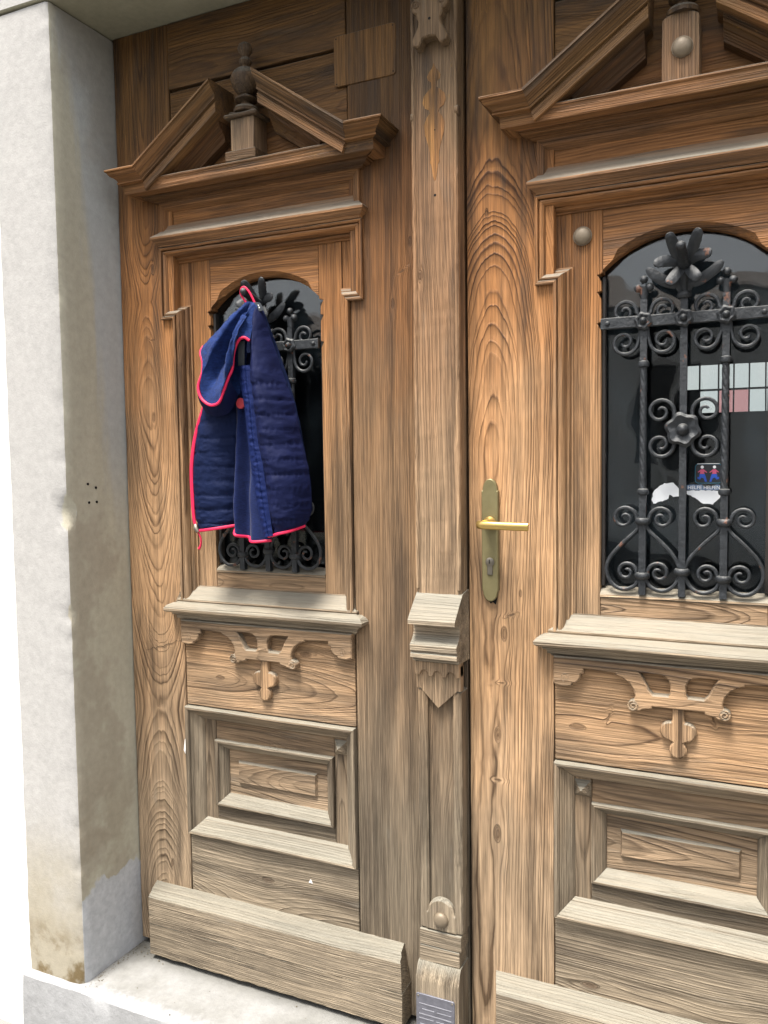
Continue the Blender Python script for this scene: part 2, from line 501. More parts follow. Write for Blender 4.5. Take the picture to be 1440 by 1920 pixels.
def plate(name, parent, loops, y0, y1, ch=0.001, mat=None, along=(1, 0, 0), tone=(1, 0, 1), pith=None, amp=0.0003, smooth=30, **kw):
    """flat carved plate: outline (and holes) in x,z extruded from y0 (front) to y1, arrises eased"""
    mat = mat or WOOD
    V, F = [], []
    fr = []
    idx = 0
    off = random.uniform(0, 50)
    base = []
    for li, lp in enumerate(loops):
        n = len(lp)
        ins = offset_poly(lp, ch if li == 0 else -ch)
        s = len(V)
        for (x, z) in ins:
            d = jit((x, 0, z), amp, 60, off); V.append((x + d.x, y0 + d.y, z + d.z))
        for (x, z) in lp: V.append((x, y0 + ch, z))
        for (x, z) in lp: V.append((x, y1, z))
        base.append((s, n))
        for k in range(2):
            for i in range(n):
                j = (i + 1) % n
                F.append((s + k * n + i, s + k * n + j, s + (k + 1) * n + j, s + (k + 1) * n + i))
        fr.append([Vector((p[0], p[1], 0)) for p in ins])
    tri = tessellate_polygon(fr)
    flat = [s + i for (s, n) in base for i in range(n)]
    flatb = [s + 2 * n + i for (s, n) in base for i in range(n)]
    for a, b, c in tri:
        F.append((flat[a], flat[b], flat[c])); F.append((flatb[c], flatb[b], flatb[a]))
    xs = [p[0] for p in loops[0]]; zs = [p[1] for p in loops[0]]
    w = dict(along=along, c=((min(xs) + max(xs)) / 2, y0, (min(zs) + max(zs)) / 2), pith=pith, tone=tone) if mat is WOOD else None
    return obj(name, V, F, mat, parent, smooth=smooth, wood=w, **kw)

def lathe(name, parent, c, axis, prof, mat, n=24, wood=None, lobes=0, lobe=0.0, **kw):
    """prof of (radius, distance along axis) from c"""
    ax = Vector(axis).normalized()
    u = ax.orthogonal().normalized(); v = ax.cross(u)
    V, F = [], []
    for r, h in prof:
        for k in range(n):
            a = 2 * math.pi * k / n
            rr = r * (1 + lobe * math.cos(lobes * a)) if lobes else r
            V.append(Vector(c) + ax * h + (u * math.cos(a) + v * math.sin(a)) * max(rr, 1e-5))
    for i in range(len(prof) - 1):
        for k in range(n):
            q = (k + 1) % n
            F.append((i * n + k, i * n + q, (i + 1) * n + q, (i + 1) * n + k))
    F.append(tuple(range(n))[::-1]); F.append(tuple((len(prof) - 1) * n + k for k in range(n)))
    return obj(name, V, F, mat, parent, smooth=40, wood=wood, **kw)

def dome(r, h, n=6):
    return [(r * math.cos(i * math.pi / 2 / n), h * math.sin(i * math.pi / 2 / n)) for i in range(n)] + [(0.0002, h)]

def tube_geo(path, rad, n=8, square=False, twist=0.0, ref=(0, 1, 0), flat=1.0, lobes=0):
    P = [Vector(p) for p in path]
    V, F = [], []
    L = len(P)
    ref = Vector(ref)
    for i, p in enumerate(P):
        t = (P[min(i + 1, L - 1)] - P[max(i - 1, 0)])
        if t.length < 1e-9: t = Vector((0, 0, 1))
        t.normalize()
        a = ref - t * ref.dot(t)
        if a.length < 1e-3: a = Vector((1, 0, 0.01)) - t * t.x
        a.normalize(); b = t.cross(a)
        r = rad(i / (L - 1)) if callable(rad) else rad
        for k in range(n):
            ang = 2 * math.pi * (k + 0.5) / n + twist * i / (L - 1)
            rr = r * (1 - 0.16 * abs(math.sin(lobes * math.pi * (k + 0.5) / n)) ** 6) if lobes else r
            if square: rr = r / max(abs(math.cos(2 * math.pi * (k + 0.5) / n)), abs(math.sin(2 * math.pi * (k + 0.5) / n)))
            V.append(p + a * (math.cos(ang) * rr * flat) + b * (math.sin(ang) * rr))
    for i in range(L - 1):
        for k in range(n):
            q = (k + 1) % n
            F.append((i * n + k, i * n + q, (i + 1) * n + q, (i + 1) * n + k))
    F.append(tuple(range(n))[::-1]); F.append(tuple((L - 1) * n + k for k in range(n)))
    return V, F

def tube(name, parent, path, rad, mat, n=8, smooth=40, **kw):
    ok = {k: kw.pop(k) for k in ('square', 'twist', 'ref', 'flat', 'lobes') if k in kw}
    V, F = tube_geo(path, rad, n, **ok)
    return obj(name, V, F, mat, parent, smooth=smooth, **kw)

def catmull(pts, n):
    P = [Vector(p) for p in pts]
    out = []
    m_ = len(P) - 1
    for k in range(n):
        t = k / (n - 1) * m_
        i = min(int(t), m_ - 1); f = t - i
        p1, p2 = P[i], P[i + 1]
        p0 = P[i - 1] if i > 0 else p1 * 2 - p2
        p3 = P[i + 2] if i + 2 <= m_ else p2 * 2 - p1
        out.append(0.5 * ((2 * p1) + (p2 - p0) * f + (2 * p0 - 5 * p1 + 4 * p2 - p3) * f * f + (3 * p1 - p0 - 3 * p2 + p3) * f ** 3))
    return out

# ------------------------------------------------------------------ the door leaves
XC = 0.23                      # middle of a leaf's panels, in leaf coordinates
def arch_z(x, r=0.2076, top=1.629):
    return top - r + math.sqrt(max(r * r - (x - XC) ** 2, 0))

def spiral(cx, cz, r0, r1, a0, turns, n=26):
    out = []
    for i in range(n):
        t = i / (n - 1)
        r = r1 + (r0 - r1) * (1 - t) ** 0.85
        a = a0 + turns * 2 * math.pi * t
        out.append((cx + r * math.cos(a), cz + r * math.sin(a)))
    return out

def grille(leaf):
    y = 0.021
    BX = (0.1615, 0.2315, 0.3020)
    def T(z): return z + (z - 1.215) * 0.0130
    zc = T(1.4655)
    V, F = [], []
    # the flat cross bar is the grille's own mesh, everything else hangs on it
    g = run('grille', leaf, ([(0.0845, y - 0.0075, zc - 0.0105), (0.0845, y - 0.009, zc - 0.009), (0.0845, y - 0.009, zc + 0.009), (0.0845, y - 0.0075, zc + 0.0105), (0.0845, y - 0.002, zc + 0.0105), (0.0845, y - 0.002, zc - 0.0105)],
                             [(0.3755, y - 0.0075, zc - 0.0105), (0.3755, y - 0.009, zc - 0.009), (0.3755, y - 0.009, zc + 0.009), (0.3755, y - 0.0075, zc + 0.0105), (0.3755, y - 0.002, zc + 0.0105), (0.3755, y - 0.002, zc - 0.0105)]),
            closed_prof=True, mat=IRON, amp=0.0008, step=0.012)
    for x in (0.097, 0.363):
        lathe('rivet', g, (x, y - 0.0088, zc), (0, -1, 0), dome(0.0048, 0.004), IRON, 12)
    for x in BX:
        lathe('rosette', g, (x, y - 0.0085, zc), (0, -1, 0), [(0.0155, 0), (0.0158, 0.003), (0.012, 0.0062), (0.0095, 0.0055), (0.0085, 0.0035)], IRON, 36, lobes=6, lobe=0.09)
        lathe('rivet', g, (x, y - 0.0115, zc), (0, -1, 0), dome(0.0066, 0.0085), IRON, 14)
    def bar(pts, r, square=True, **k):
        tube('bar', g, [(p[0], y, p[1]) for p in pts], r, IRON, n=4 if square else 8, square=square, smooth=30, ref=(1, 0, 0), **k)
    zt, zb = T(1.389), T(1.1565)
    for x in (BX[0], BX[2]):
        bar([(x, T(0.966)), (x, T(1.05)), (x, zb)], 0.0062)
        bar([(x, zt), (x, T(1.43)), (x, T(1.505))], 0.0060)
        n = 140
        tube('twisted_bar', g, [(x, y, zb + (zt - zb) * i / n) for i in range(n + 1)], 0.0066, IRON, n=32, lobes=4, twist=R(-90 * 11), smooth=50, ref=(1, 0, 0))
        for z in (zt, zb):
            lathe('collar', g, (x, y, z - 0.0065), (0, 0, 1), [(0.006, 0), (0.0096, 0.002), (0.0108, 0.0065), (0.0096, 0.011), (0.006, 0.013)], IRON, 16)
        # trefoil bud
        tube('bud', g, [(x, y, T(1.503)), (x, y, T(1.514)), (x, y, T(1.527))], lambda t: 0.006 + 0.003 * t, IRON, n=10, ref=(1, 0, 0))
        for (dx, dz) in ((0, 0.0375), (-0.0105, 0.0225), (0.0105, 0.0225)):
            lathe('bud', g, (x + dx, y - 0.002, T(1.503) + dz), (0, 0, 1), [(0.0075 * math.cos(a), 0.0075 * math.sin(a)) for a in [R(-88 + 22 * i) for i in range(9)]], IRON, 14)
        rr = lambda t: 0.0039 - 0.0012 * t
        for s in (-1, 1):
            # C scrolls above and below the cross bar
            jr = lambda v, q=0.045: v * random.uniform(1 - q, 1 + q)
            up_ = [(x + s * 0.006, T(1.474))] + [(x + s * (px - x), pz) for px, pz in spiral(x + 0.0345, T(1.4845), jr(0.0225), jr(0.0040), R(186), jr(-1.42))]
            dn_ = [(x + s * 0.006, T(1.455)), (x + s * 0.0075, T(1.440))] + [(x + s * (px - x), pz) for px, pz in spiral(x + 0.0345, T(1.4300), jr(0.0235), jr(0.0040), R(190), jr(1.42))]
            # upper volutes of the heart, the heart itself, inner volutes
            hv = [(x + s * 0.005, T(1.100))] + [(x + s * (px - x), pz) for px, pz in spiral(x + 0.0335, T(1.1075), jr(0.0225), jr(0.0040), R(188), jr(-1.36))]
            ht = [Vector((x + s * dx, T(z))) for dx, z in ((0.004, 1.099), (0.012, 1.084), (0.034, 1.063), (0.056, 1.038), (0.0655, 1.016), (0.0625, 0.995), (0.050, 0.9795), (0.033, 0.9745), (0.015, 0.981), (0.005, 0.996))]
            ht = [(p[0], p[1]) for p in catmull([(q.x, q.y, 0) for q in ht], 40)]
            iv = [(x + s * 0.004, T(0.999))] + [(x + s * (px - x), pz) for px, pz in spiral(x + 0.029, T(1.0075), jr(0.0195), jr(0.0040), R(190), jr(-1.36))]
            for pth in (up_, dn_, hv, ht, iv):
                tube('scroll', g, [(p[0], y - 0.001, p[1]) for p in pth], rr if pth is not ht else 0.0038, IRON, n=8, ref=(0, 1, 0))
        for z in (1.1025, 1.0015):
            lathe('collar', g, (x, y, T(z) - 0.006), (0, 0, 1), [(0.0115, 0), (0.0135, 0.002), (0.0142, 0.006), (0.0135, 0.010), (0.0115, 0.012)], IRON, 16)
    x = BX[1]
    bar([(x, T(0.966)), (x, T(1.2)), (x, T(1.36)), (x, T(1.508))], 0.0060)
    for z, w in ((1.0115, 0.0142), (1.5065, 0.0130)):
        lathe('collar', g, (x, y, T(z) - 0.006), (0, 0, 1), [(w * .8, 0), (w * .95, 0.002), (w, 0.006), (w * .95, 0.010), (w * .8, 0.012)], IRON, 16)
    # big rosette in the middle with four scrolls
    zr = T(1.2685)
    lathe('rosette', g, (x, y - 0.006, zr), (0, -1, 0), [(0.0295, 0.0), (0.0300, 0.0035), (0.0245, 0.0085), (0.0190, 0.0060), (0.0130, 0.0030)], IRON, 48, lobes=6, lobe=0.085)
    lathe('rivet', g, (x, y - 0.009, zr), (0, -1, 0), dome(0.0112, 0.0125), IRON, 18)
    for s in (-1, 1):
        for sz in (1, -1):
            c0 = (0.0395, 0.0335) if sz > 0 else (0.0395, -0.0275)
            sp = spiral(x + c0[0], zr + c0[1], 0.0250, 0.0040, R(200 if sz > 0 else 160), -1.42 * sz)
            pth = [(x + s * 0.006, zr + sz * 0.012)] + [(x + s * (px - x), pz) for px, pz in sp]
            tube('scroll', g, [(p[0], y - 0.003, p[1]) for p in pth], lambda t: 0.0040 - 0.0012 * t, IRON, n=8)
    # iron flower on top of the middle bar; its stud sticks out like a coat hook
    zf = 1.562
    tube('flower_stem', g, [(x, y, T(1.508)), (x, y - 0.003, 1.535), (x, y - 0.008, zf)], lambda t: 0.0065 + 0.002 * t, IRON, n=8, ref=(1, 0, 0))
    def petal(pts, r0, r1, flat=0.42):
        tube('petal', g, catmull(pts, 18), lambda t: 0.0086 * (0.62 + 0.62 * math.sin(math.pi * min(t * 0.75 + 0.1, 1))) * (1 if t < 0.86 else math.sqrt(max(0.25, 1 - ((t - 0.86) / 0.16) ** 2))), IRON, n=8, flat=flat)
    y0 = y - 0.010
    petal([(x, y0, zf), (x - 0.012, y0 - 0.012, zf + 0.018), (x - 0.019, y0 - 0.026, zf + 0.038), (x - 0.024, y0 - 0.036, zf + 0.050)], 0.0068, 0.0072, 0.5)
    petal([(x, y0, zf), (x + 0.013, y0 - 0.012, zf + 0.018), (x + 0.021, y0 - 0.026, zf + 0.038), (x + 0.027, y0 - 0.036, zf + 0.052)], 0.0068, 0.0072, 0.5)
    petal([(x, y0, zf), (x - 0.020, y0 - 0.010, zf + 0.006), (x - 0.036, y0 - 0.018, zf + 0.006), (x - 0.048, y0 - 0.026, zf - 0.001)], 0.0075, 0.0042)
    petal([(x, y0, zf), (x + 0.018, y0 - 0.010, zf + 0.010), (x + 0.034, y0 - 0.018, zf + 0.012), (x + 0.047, y0 - 0.026, zf + 0.012)], 0.0078, 0.0046)
    petal([(x, y0, zf), (x - 0.010, y0 - 0.010, zf - 0.014), (x - 0.018, y0 - 0.018, zf - 0.026), (x - 0.026, y0 - 0.024, zf - 0.036)], 0.0070, 0.0045)
    petal([(x, y0, zf), (x + 0.012, y0 - 0.010, zf - 0.014), (x + 0.020, y0 - 0.018, zf - 0.024), (x + 0.029, y0 - 0.020, zf - 0.030)], 0.0074, 0.0042)
    for s in (-1, 1):
        petal([(x + s * 0.004, y, T(1.513)), (x + s * 0.010, y - 0.002, 1.530), (x + s * 0.026, y - 0.006, 1.534), (x + s * 0.046, y - 0.010, 1.545), (x + s * 0.064, y - 0.014, 1.561)], 0.0040, 0.0040)
    tube('stud', g, [(x, y0 + 0.004, zf - 0.002), (x, y0 - 0.008, zf + 0.002), (x, y0 - 0.02, zf + 0.005), (x, y0 - 0.045, zf + 0.013), (x, y0 - 0.068, zf + 0.019)],
         lambda t: 0.0125 - 0.0045 * t, IRON, n=12, ref=(1, 0, 0))
    lathe('stud', g, (x, y0 - 0.066, zf + 0.0185), (0, -1, 0.25), dome(0.0085, 0.009), IRON, 14)
    return g

def leaf_common(leaf, right):
    tl = 1.0
    # ---- wooden boards in the panel column
    board('rail', leaf, 0.0008, 0.4592, 0.000, 0.035, 2.0705, 2.217, 'x', tone=(0.86, 0.0, 0.8), pith=(0.05, 0.09, 0.05))
    board('panel_board', leaf, 0.0008, 0.4592, 0.004, 0.035, 1.806, 2.0655, 'x', tone=(0.9, 0.0, 0.7), pith=(-0.02, 0.07, 0.06))
    # ---- frieze under the pediment
    frame_run('frieze_moulding', leaf, [(-0.030, 1.748), (-0.030, 1.8155), (0.490, 1.8155), (0.490, 1.748)],
              [(0, -0.009), (0.012, -0.009), (0.0135, -0.0065), (0.020, 0.003)], False, -1, 0.02, tone=(0.88, 0.05, 0.5))
    board('frieze_panel', leaf, -0.012, -0.0018, 0.0035, 0.03, 1.745, 1.806, 'z', tone=(0.8, 0, 0.6))
    board('frieze_panel', leaf, -0.0010, 0.4610, 0.0045, 0.03, 1.745, 1.806, 'x', tone=(0.95, 0.0, 0.6))
    board('frieze_panel', leaf, 0.4618, 0.472, 0.0035, 0.03, 1.745, 1.806, 'z', tone=(0.8, 0, 0.6))
    # ---- ledge over the window
    cornice('ledge', leaf, -0.0206, 0.4806, [(0.0, 1.7655), (0.004, 1.757), (0.012, 1.747), (0.0235, 1.7385), (0.0254, 1.7360), (0.0252, 1.7318), (0.0225, 1.7295), (0.0190, 1.7240), (0.0125, 1.7190), (0.0110, 1.7155), (0.004, 1.7150)], tone=(0.95, 0.15, 0.5))
    # ---- eared moulding round the window
    prof = [(0.0, 0.000), (0.0, -0.0085), (0.0015, -0.010), (0.0055, -0.010), (0.0065, -0.0090), (0.0068, -0.0020), (0.0082, -0.0020), (0.0090, -0.0065), (0.0120, -0.0078), (0.0155, -0.0060), (0.0185, -0.0020),
            (0.0210, 0.0045), (0.0212, 0.0105), (0.0240, 0.0105), (0.0265, 0.0120), (0.0285, 0.0160), (0.0288, 0.0190), (0.0325, 0.0195), (0.033, 0.0232)]
    frame_run('eared_moulding', leaf, [(0.0, 0.886), (0.0, 1.549), (-0.035, 1.549), (-0.035, 1.7142), (0.495, 1.7142), (0.495, 1.549), (0.46, 1.549), (0.46, 0.886)], prof, False, -1, 0.04,
              tones=[(0.92, 0.05, 0.8), (1.0, 0.35, 0.4), (0.95, 0, 0.8), (0.95, 0, 0.7), (0.95, 0, 0.8), (1.0, 0.35, 0.4), (0.92, 0.1, 0.8)])
    # ---- sash boards behind the moulding, arched opening
    def side(x0, x1, edge, sgn):
        z0, z1 = 0.90, 1.690
        pts = [(x0, z0), (x1, z0)] if sgn > 0 else [(x1, z0), (x0, z0)]
        inner = [(edge, 0.958)]
        for zn in (1.470, 1.528, 1.560):
            inner += [(edge, zn - 0.010), (edge - sgn * 0.0065, zn + 0.002), (edge + sgn * 0.001, zn + 0.0045)]
        lp = [(x0, z0), (edge, z0)] + inner + [(edge, 1.5655), (edge + sgn * 0.0033, 1.5655), (edge + sgn * 0.0033, z1), (x0, z1)]
        plate('sash_board', leaf, [lp if sgn > 0 else lp], 0.0232, 0.050, 0.0012, along=(0, 0, 1), tone=(1.03, 0, 1.0), pith=(-sgn * 0.16, 0.04, 0.03))
    board('ear_board', leaf, -0.004, 0.0280, 0.0234, 0.050, 1.575, 1.690, 'z', tone=(0.95, 0, 0.9))
    board('ear_board', leaf, 0.4320, 0.464, 0.0234, 0.050, 1.575, 1.690, 'z', tone=(0.95, 0, 0.9))
    side(0.0285, 0.083, 0.083, 1)
    side(0.4315, 0.377, 0.377, -1)
    # arched head with a stopped chamfer
    N = 36
    xs = [0.0870 + (0.3730 - 0.0870) * i / N for i in range(N + 1)]
    V, F = [], []
    ring = []
    def ch(x):
        d = abs(x - XC)
        return 0.0 if d > 0.122 else min(1.0, (0.122 - d) / 0.006) * 0.0105
    for x in xs:
        z = arch_z(x); c_ = ch(x)
        nx, nz = (x - XC) / 0.2076, (z - (1.629 - 0.2076)) / 0.2076
        ring.append(len(V))
        V += [(x, 0.0232, 1.690), (min(max(x + nx * c_, 0.087), 0.373), 0.0232, z + nz * c_), (x, 0.0235 + c_, z), (x, 0.050, z), (x, 0.050, 1.690)]
    for i in range(N):
        a, b = ring[i], ring[i + 1]
        for k in range(4):
            F.append((a + k, b + k, b + k + 1, a + k + 1))
        F.append((a + 4, b + 4, b, a))
    F.append(tuple(ring[0] + k for k in range(5))); F.append(tuple(ring[-1] + k for k in range(5)))
    obj('arched_head', V, F, WOOD, leaf, smooth=25, wood=dict(along=(1, 0, 0), c=(XC, 0.0232, 1.65), pith=(-0.06, 0.05, 0.05), tone=(1.0, 0, 0.8)))
    # bottom rail of the sash and its sloping dusty sill
    board('sash_rail', leaf, 0.0838, 0.3762, 0.0238, 0.050, 0.905, 0.954, 'x', tone=(0.85, 0.15, 1.0), pith=(0.0, 0.03, 0.05))
    run('sash_sill', leaf, ([(0.0838, 0.0215, 0.9545), (0.0838, 0.0215, 0.9585), (0.0838, 0.0300, 0.9660), (0.0838, 0.0490, 0.9720), (0.0838, 0.049, 0.9545)],
                            [(0.3762, 0.0215, 0.9545), (0.3762, 0.0215, 0.9585), (0.3762, 0.0300, 0.9660), (0.3762, 0.0490, 0.9720), (0.3762, 0.049, 0.9545)]), closed_prof=True, tone=(1.05, 0.5, 0.5))
    # dark rebate strips inside the opening
    for x0 in (0.0832, 0.3698):
        board('rebate_strip', leaf, x0, x0 + 0.007, 0.034, 0.0495, 0.973, 1.560, 'z', mat=DARKWOOD)
    # ---- glass
    N = 30
    xs = [0.078 + (0.382 - 0.078) * i / N for i in range(N + 1)]
    lp = [(0.078, 0.955), (0.382, 0.955)] + [(x, arch_z(min(max(x, 0.083), 0.377)) + 0.006) for x in reversed(xs)]
    pane = plate('window_pane', leaf, [lp], 0.0512, 0.0552, 0.0003, mat=GLASS, amp=0, smooth=False)
    # ---- sill below the window
    cornice('sill', leaf, 0.0, 0.46, [(-0.022, 0.9185), (-0.010, 0.9060), (-0.001, 0.8955), (0.006, 0.8900), (0.0095, 0.8890), (0.0100, 0.8860), (0.0085, 0.8830), (0.0110, 0.8815), (0.0190, 0.8800), (0.0280, 0.8755), (0.0335, 0.8685),
                                      (0.0330, 0.8635), (0.0285, 0.8595), (0.0210, 0.8585), (0.0190, 0.8560), (0.0185, 0.8530), (0.0125, 0.8515), (0.0115, 0.8480), (0.0110, 0.8435), (0.0060, 0.8420), (0.004, 0.838)], tone=(1.1, 0.6, 0.5))
    # ---- carved apron board
    board('panel_board', leaf, 0.0012, 0.4582, 0.003, 0.035, 0.6310, 0.8400, 'x', tone=(0.96, -0.3, 1.0) if not right else (0.98, -0.45, 1.15), pith=(random.uniform(-0.02, 0.06), 0.055, 0.07), knots=((0.03, 0.10, 0.006), (-0.045, 0.335, 0.007)) if not right else ((0.035, 0.045, 0.007), (-0.035, 0.20, 0.0045), (0.02, 0.40, 0.008)))
    half = [(0.0012, 0.840), (0.0012, 0.786), (0.012, 0.7825), (0.024, 0.782), (0.036, 0.784), (0.0385, 0.789), (0.045, 0.791), (0.0500, 0.796), (0.0535, 0.803), (0.0540, 0.8085), (0.0595, 0.8095), (0.0600, 0.8195), (0.118, 0.8165), (0.1185, 0.8135),
            (0.131, 0.8095), (0.143, 0.801), (0.151, 0.790), (0.1545, 0.778), (0.153, 0.771), (0.148, 0.768), (0.144, 0.762), (0.1455, 0.7545), (0.152, 0.7495), (0.161, 0.7490), (0.169, 0.7535), (0.184, 0.7560), (0.1855, 0.7605)]
    full = half + [(2 * XC - x, z) for x, z in reversed(half)]
    hole = [(0.162, 0.8215), (0.1715, 0.806), (0.179, 0.790), (0.186, 0.783), (0.213, 0.7835), (0.2165, 0.788), (0.2160, 0.805), (0.2120, 0.8135), (0.205, 0.8195), (0.195, 0.8215)]
    hole2 = [(2 * XC - x, z) for x, z in reversed(hole)]
    plate('carved_apron', leaf, [full, hole, hole2], -0.0145, 0.003, 0.0024, along=(1, 0, 0), tone=(0.95, 0.0 if not right else -0.2, 1.1), pith=(0.02, 0.06, 0.04))
    for s in (-1, 1):
        lathe('volute', leaf, (XC + s * 0.0790, 0.0, 0.7585), (0, -1, 0), [(0.0102, -0.002), (0.0102, 0.0142), (0.0092, 0.0152)], WOOD, 20, wood=dict(along=(1, 0, 0), c=(XC + s * 0.079, 0, 0.7585), tone=(0.98, 0.1, 0.8)))
        sp = spiral(XC + s * 0.0790, 0.7585, 0.0096, 0.0012, R(90), -1.6 * s, 24)
        tube('volute', leaf, [(a, -0.0150, b) for a, b in sp], 0.0018, WOOD, n=6, wood=dict(along=(1, 0, 0), tone=(1.0, 0.1, 0.6)))
        sp = spiral(XC + s * 0.2050, 0.8000, 0.0090, 0.0015, R(250), 1.4 * s, 20)
        tube('volute', leaf, [(a, -0.0135, b) for a, b in sp], 0.0014, WOOD, n=6, wood=dict(along=(1, 0, 0), tone=(0.8, 0.0, 0.6)))
    def circ(cx, cz, r, a0, a1, n):
        return [(cx + r * math.cos(R(a0 + (a1 - a0) * i / n)), cz + r * math.sin(R(a0 + (a1 - a0) * i / n))) for i in range(n + 1)]
    dr = [(XC - 0.0105, 0.7615), (XC - 0.0105, 0.7400)] + circ(XC - 0.0140, 0.7170, 0.0180, 85, 265, 9) + [(XC - 0.010, 0.6960)] + circ(XC, 0.6820, 0.0155, 150, 270, 8)
    dr = dr + [(2 * XC - x, z) for x, z in reversed(dr[:-1])]
    plate('carved_drop', leaf, [dr], -0.0085, 0.003, 0.0030, along=(0, 0, 1), tone=(1.06, -0.35, 0.9), pith=(0.06, 0.05, 0.03))
    for z in (0.722, 0.684):
        lathe('nail_hole', leaf, (XC, -0.0078, z), (0, -1, 0), [(0.0016, 0), (0.0014, 0.0004)], BLACK, 8)
    # ---- lower framed panel
    prof2 = [(0.0, 0.002), (0.0, -0.0085), (0.002, -0.0105), (0.0060, -0.0105), (0.0090, -0.0085), (0.0105, -0.0050), (0.0110, -0.0025), (0.0150, 0.0015), (0.0210, 0.0075), (0.0265, 0.0135), (0.0310, 0.0160), (0.0325, 0.0185), (0.035, 0.0235)]
    frame_run('panel_moulding', leaf, [(0.0012, 0.3145), (0.0012, 0.6285), (0.4582, 0.6285), (0.4582, 0.3145)], prof2, True, -1, 0.04,
              tones=[(0.95, 0.15, 0.8), (0.9, 0.1, 0.6), (1.0, 0.2, 0.8), (1.05, 0.5, 0.6)])
    board('panel_stile', leaf, 0.034, 0.0680, 0.0240, 0.045, 0.346, 0.596, 'z', tone=(0.68, -0.15, 1.1), pith=(0.0, 0.03, 0.04))
    board('panel_stile', leaf, 0.3920, 0.426, 0.0240, 0.045, 0.346, 0.596, 'z', tone=(0.70, -0.15, 1.1), pith=(0.0, 0.03, 0.04))
    board('panel_rail', leaf, 0.0688, 0.3912, 0.0245, 0.045, 0.5470, 0.597, 'x', tone=(0.66, -0.35, 0.9), pith=(0.03, 0.04, 0.03))
    board('panel_rail', leaf, 0.0688, 0.3912, 0.0245, 0.045, 0.345, 0.3870, 'x', tone=(0.48, 0.0, 0.9), pith=(0.03, 0.04, 0.03))
    prof3 = [(0.0, 0.026), (0.0, 0.0155), (0.0020, 0.0140), (0.0060, 0.0140), (0.0085, 0.0165), (0.0090, 0.0195), (0.0130, 0.0225), (0.0190, 0.0280), (0.0235, 0.0330), (0.0250, 0.0350), (0.0260, 0.0385)]
    frame_run('inner_moulding', leaf, [(0.0690, 0.3865), (0.0690, 0.5480), (0.3910, 0.5480), (0.3910, 0.3865)], prof3, True, -1, 0.045,
              tones=[(0.85, 0.1, 0.7), (0.95, 0.35, 0.6), (0.95, 0.15, 0.7), (1.0, 0.4, 0.6)])
    # raised field
    a, b = (0.094, 0.366, 0.411, 0.5225), (0.1215, 0.3385, 0.4415, 0.4965)
    c_ = (0.1255, 0.3345, 0.4455, 0.4925)
    def rect(q, y): return [(q[0], y, q[2]), (q[1], y, q[2]), (q[1], y, q[3]), (q[0], y, q[3])]
    V = rect(a, 0.048) + rect(a, 0.0395) + rect(b, 0.0395) + rect(c_, 0.0325)
    F = []
    for k in range(3):
        for i in range(4):
            j = (i + 1) % 4
            F.append((k * 4 + i, k * 4 + j, k * 4 + 4 + j, k * 4 + 4 + i))
    F += [(12, 13, 14, 15), (3, 2, 1, 0)]
    obj('raised_field', V, F, WOOD, leaf, wood=dict(along=(1, 0, 0), c=(XC, 0.0325, 0.47), pith=(0.01, 0.05, 0.05), tone=(0.88, -0.3, 1.1)))
    # the one diamond-cut stud that is left
    sx = 0.4095 if not right else 0.0510
    q = 0.0165
    V = [(sx - q, 0.0238, 0.573 - q), (sx + q, 0.0238, 0.573 - q), (sx + q, 0.0238, 0.573 + q), (sx - q, 0.0238, 0.573 + q), (sx, 0.0040, 0.573)]
    obj('diamond_stud', V, [(0, 1, 4), (1, 2, 4), (2, 3, 4), (3, 0, 4), (3, 2, 1, 0)], WOOD, leaf, wood=dict(along=(1, 0, 0), tone=(0.9, 0.2, 0.4)))
    # ---- bottom board
    board('panel_board', leaf, 0.0012, 0.4582, 0.003, 0.035, 0.10, 0.3125, 'x', tone=(0.95, 0.1, 0.95), pith=(0.05, 0.05, 0.07), knots=((-0.03, 0.22, 0.008),) if not right else ((0.02, 0.07, 0.008),))
    grille(leaf)
    return pane

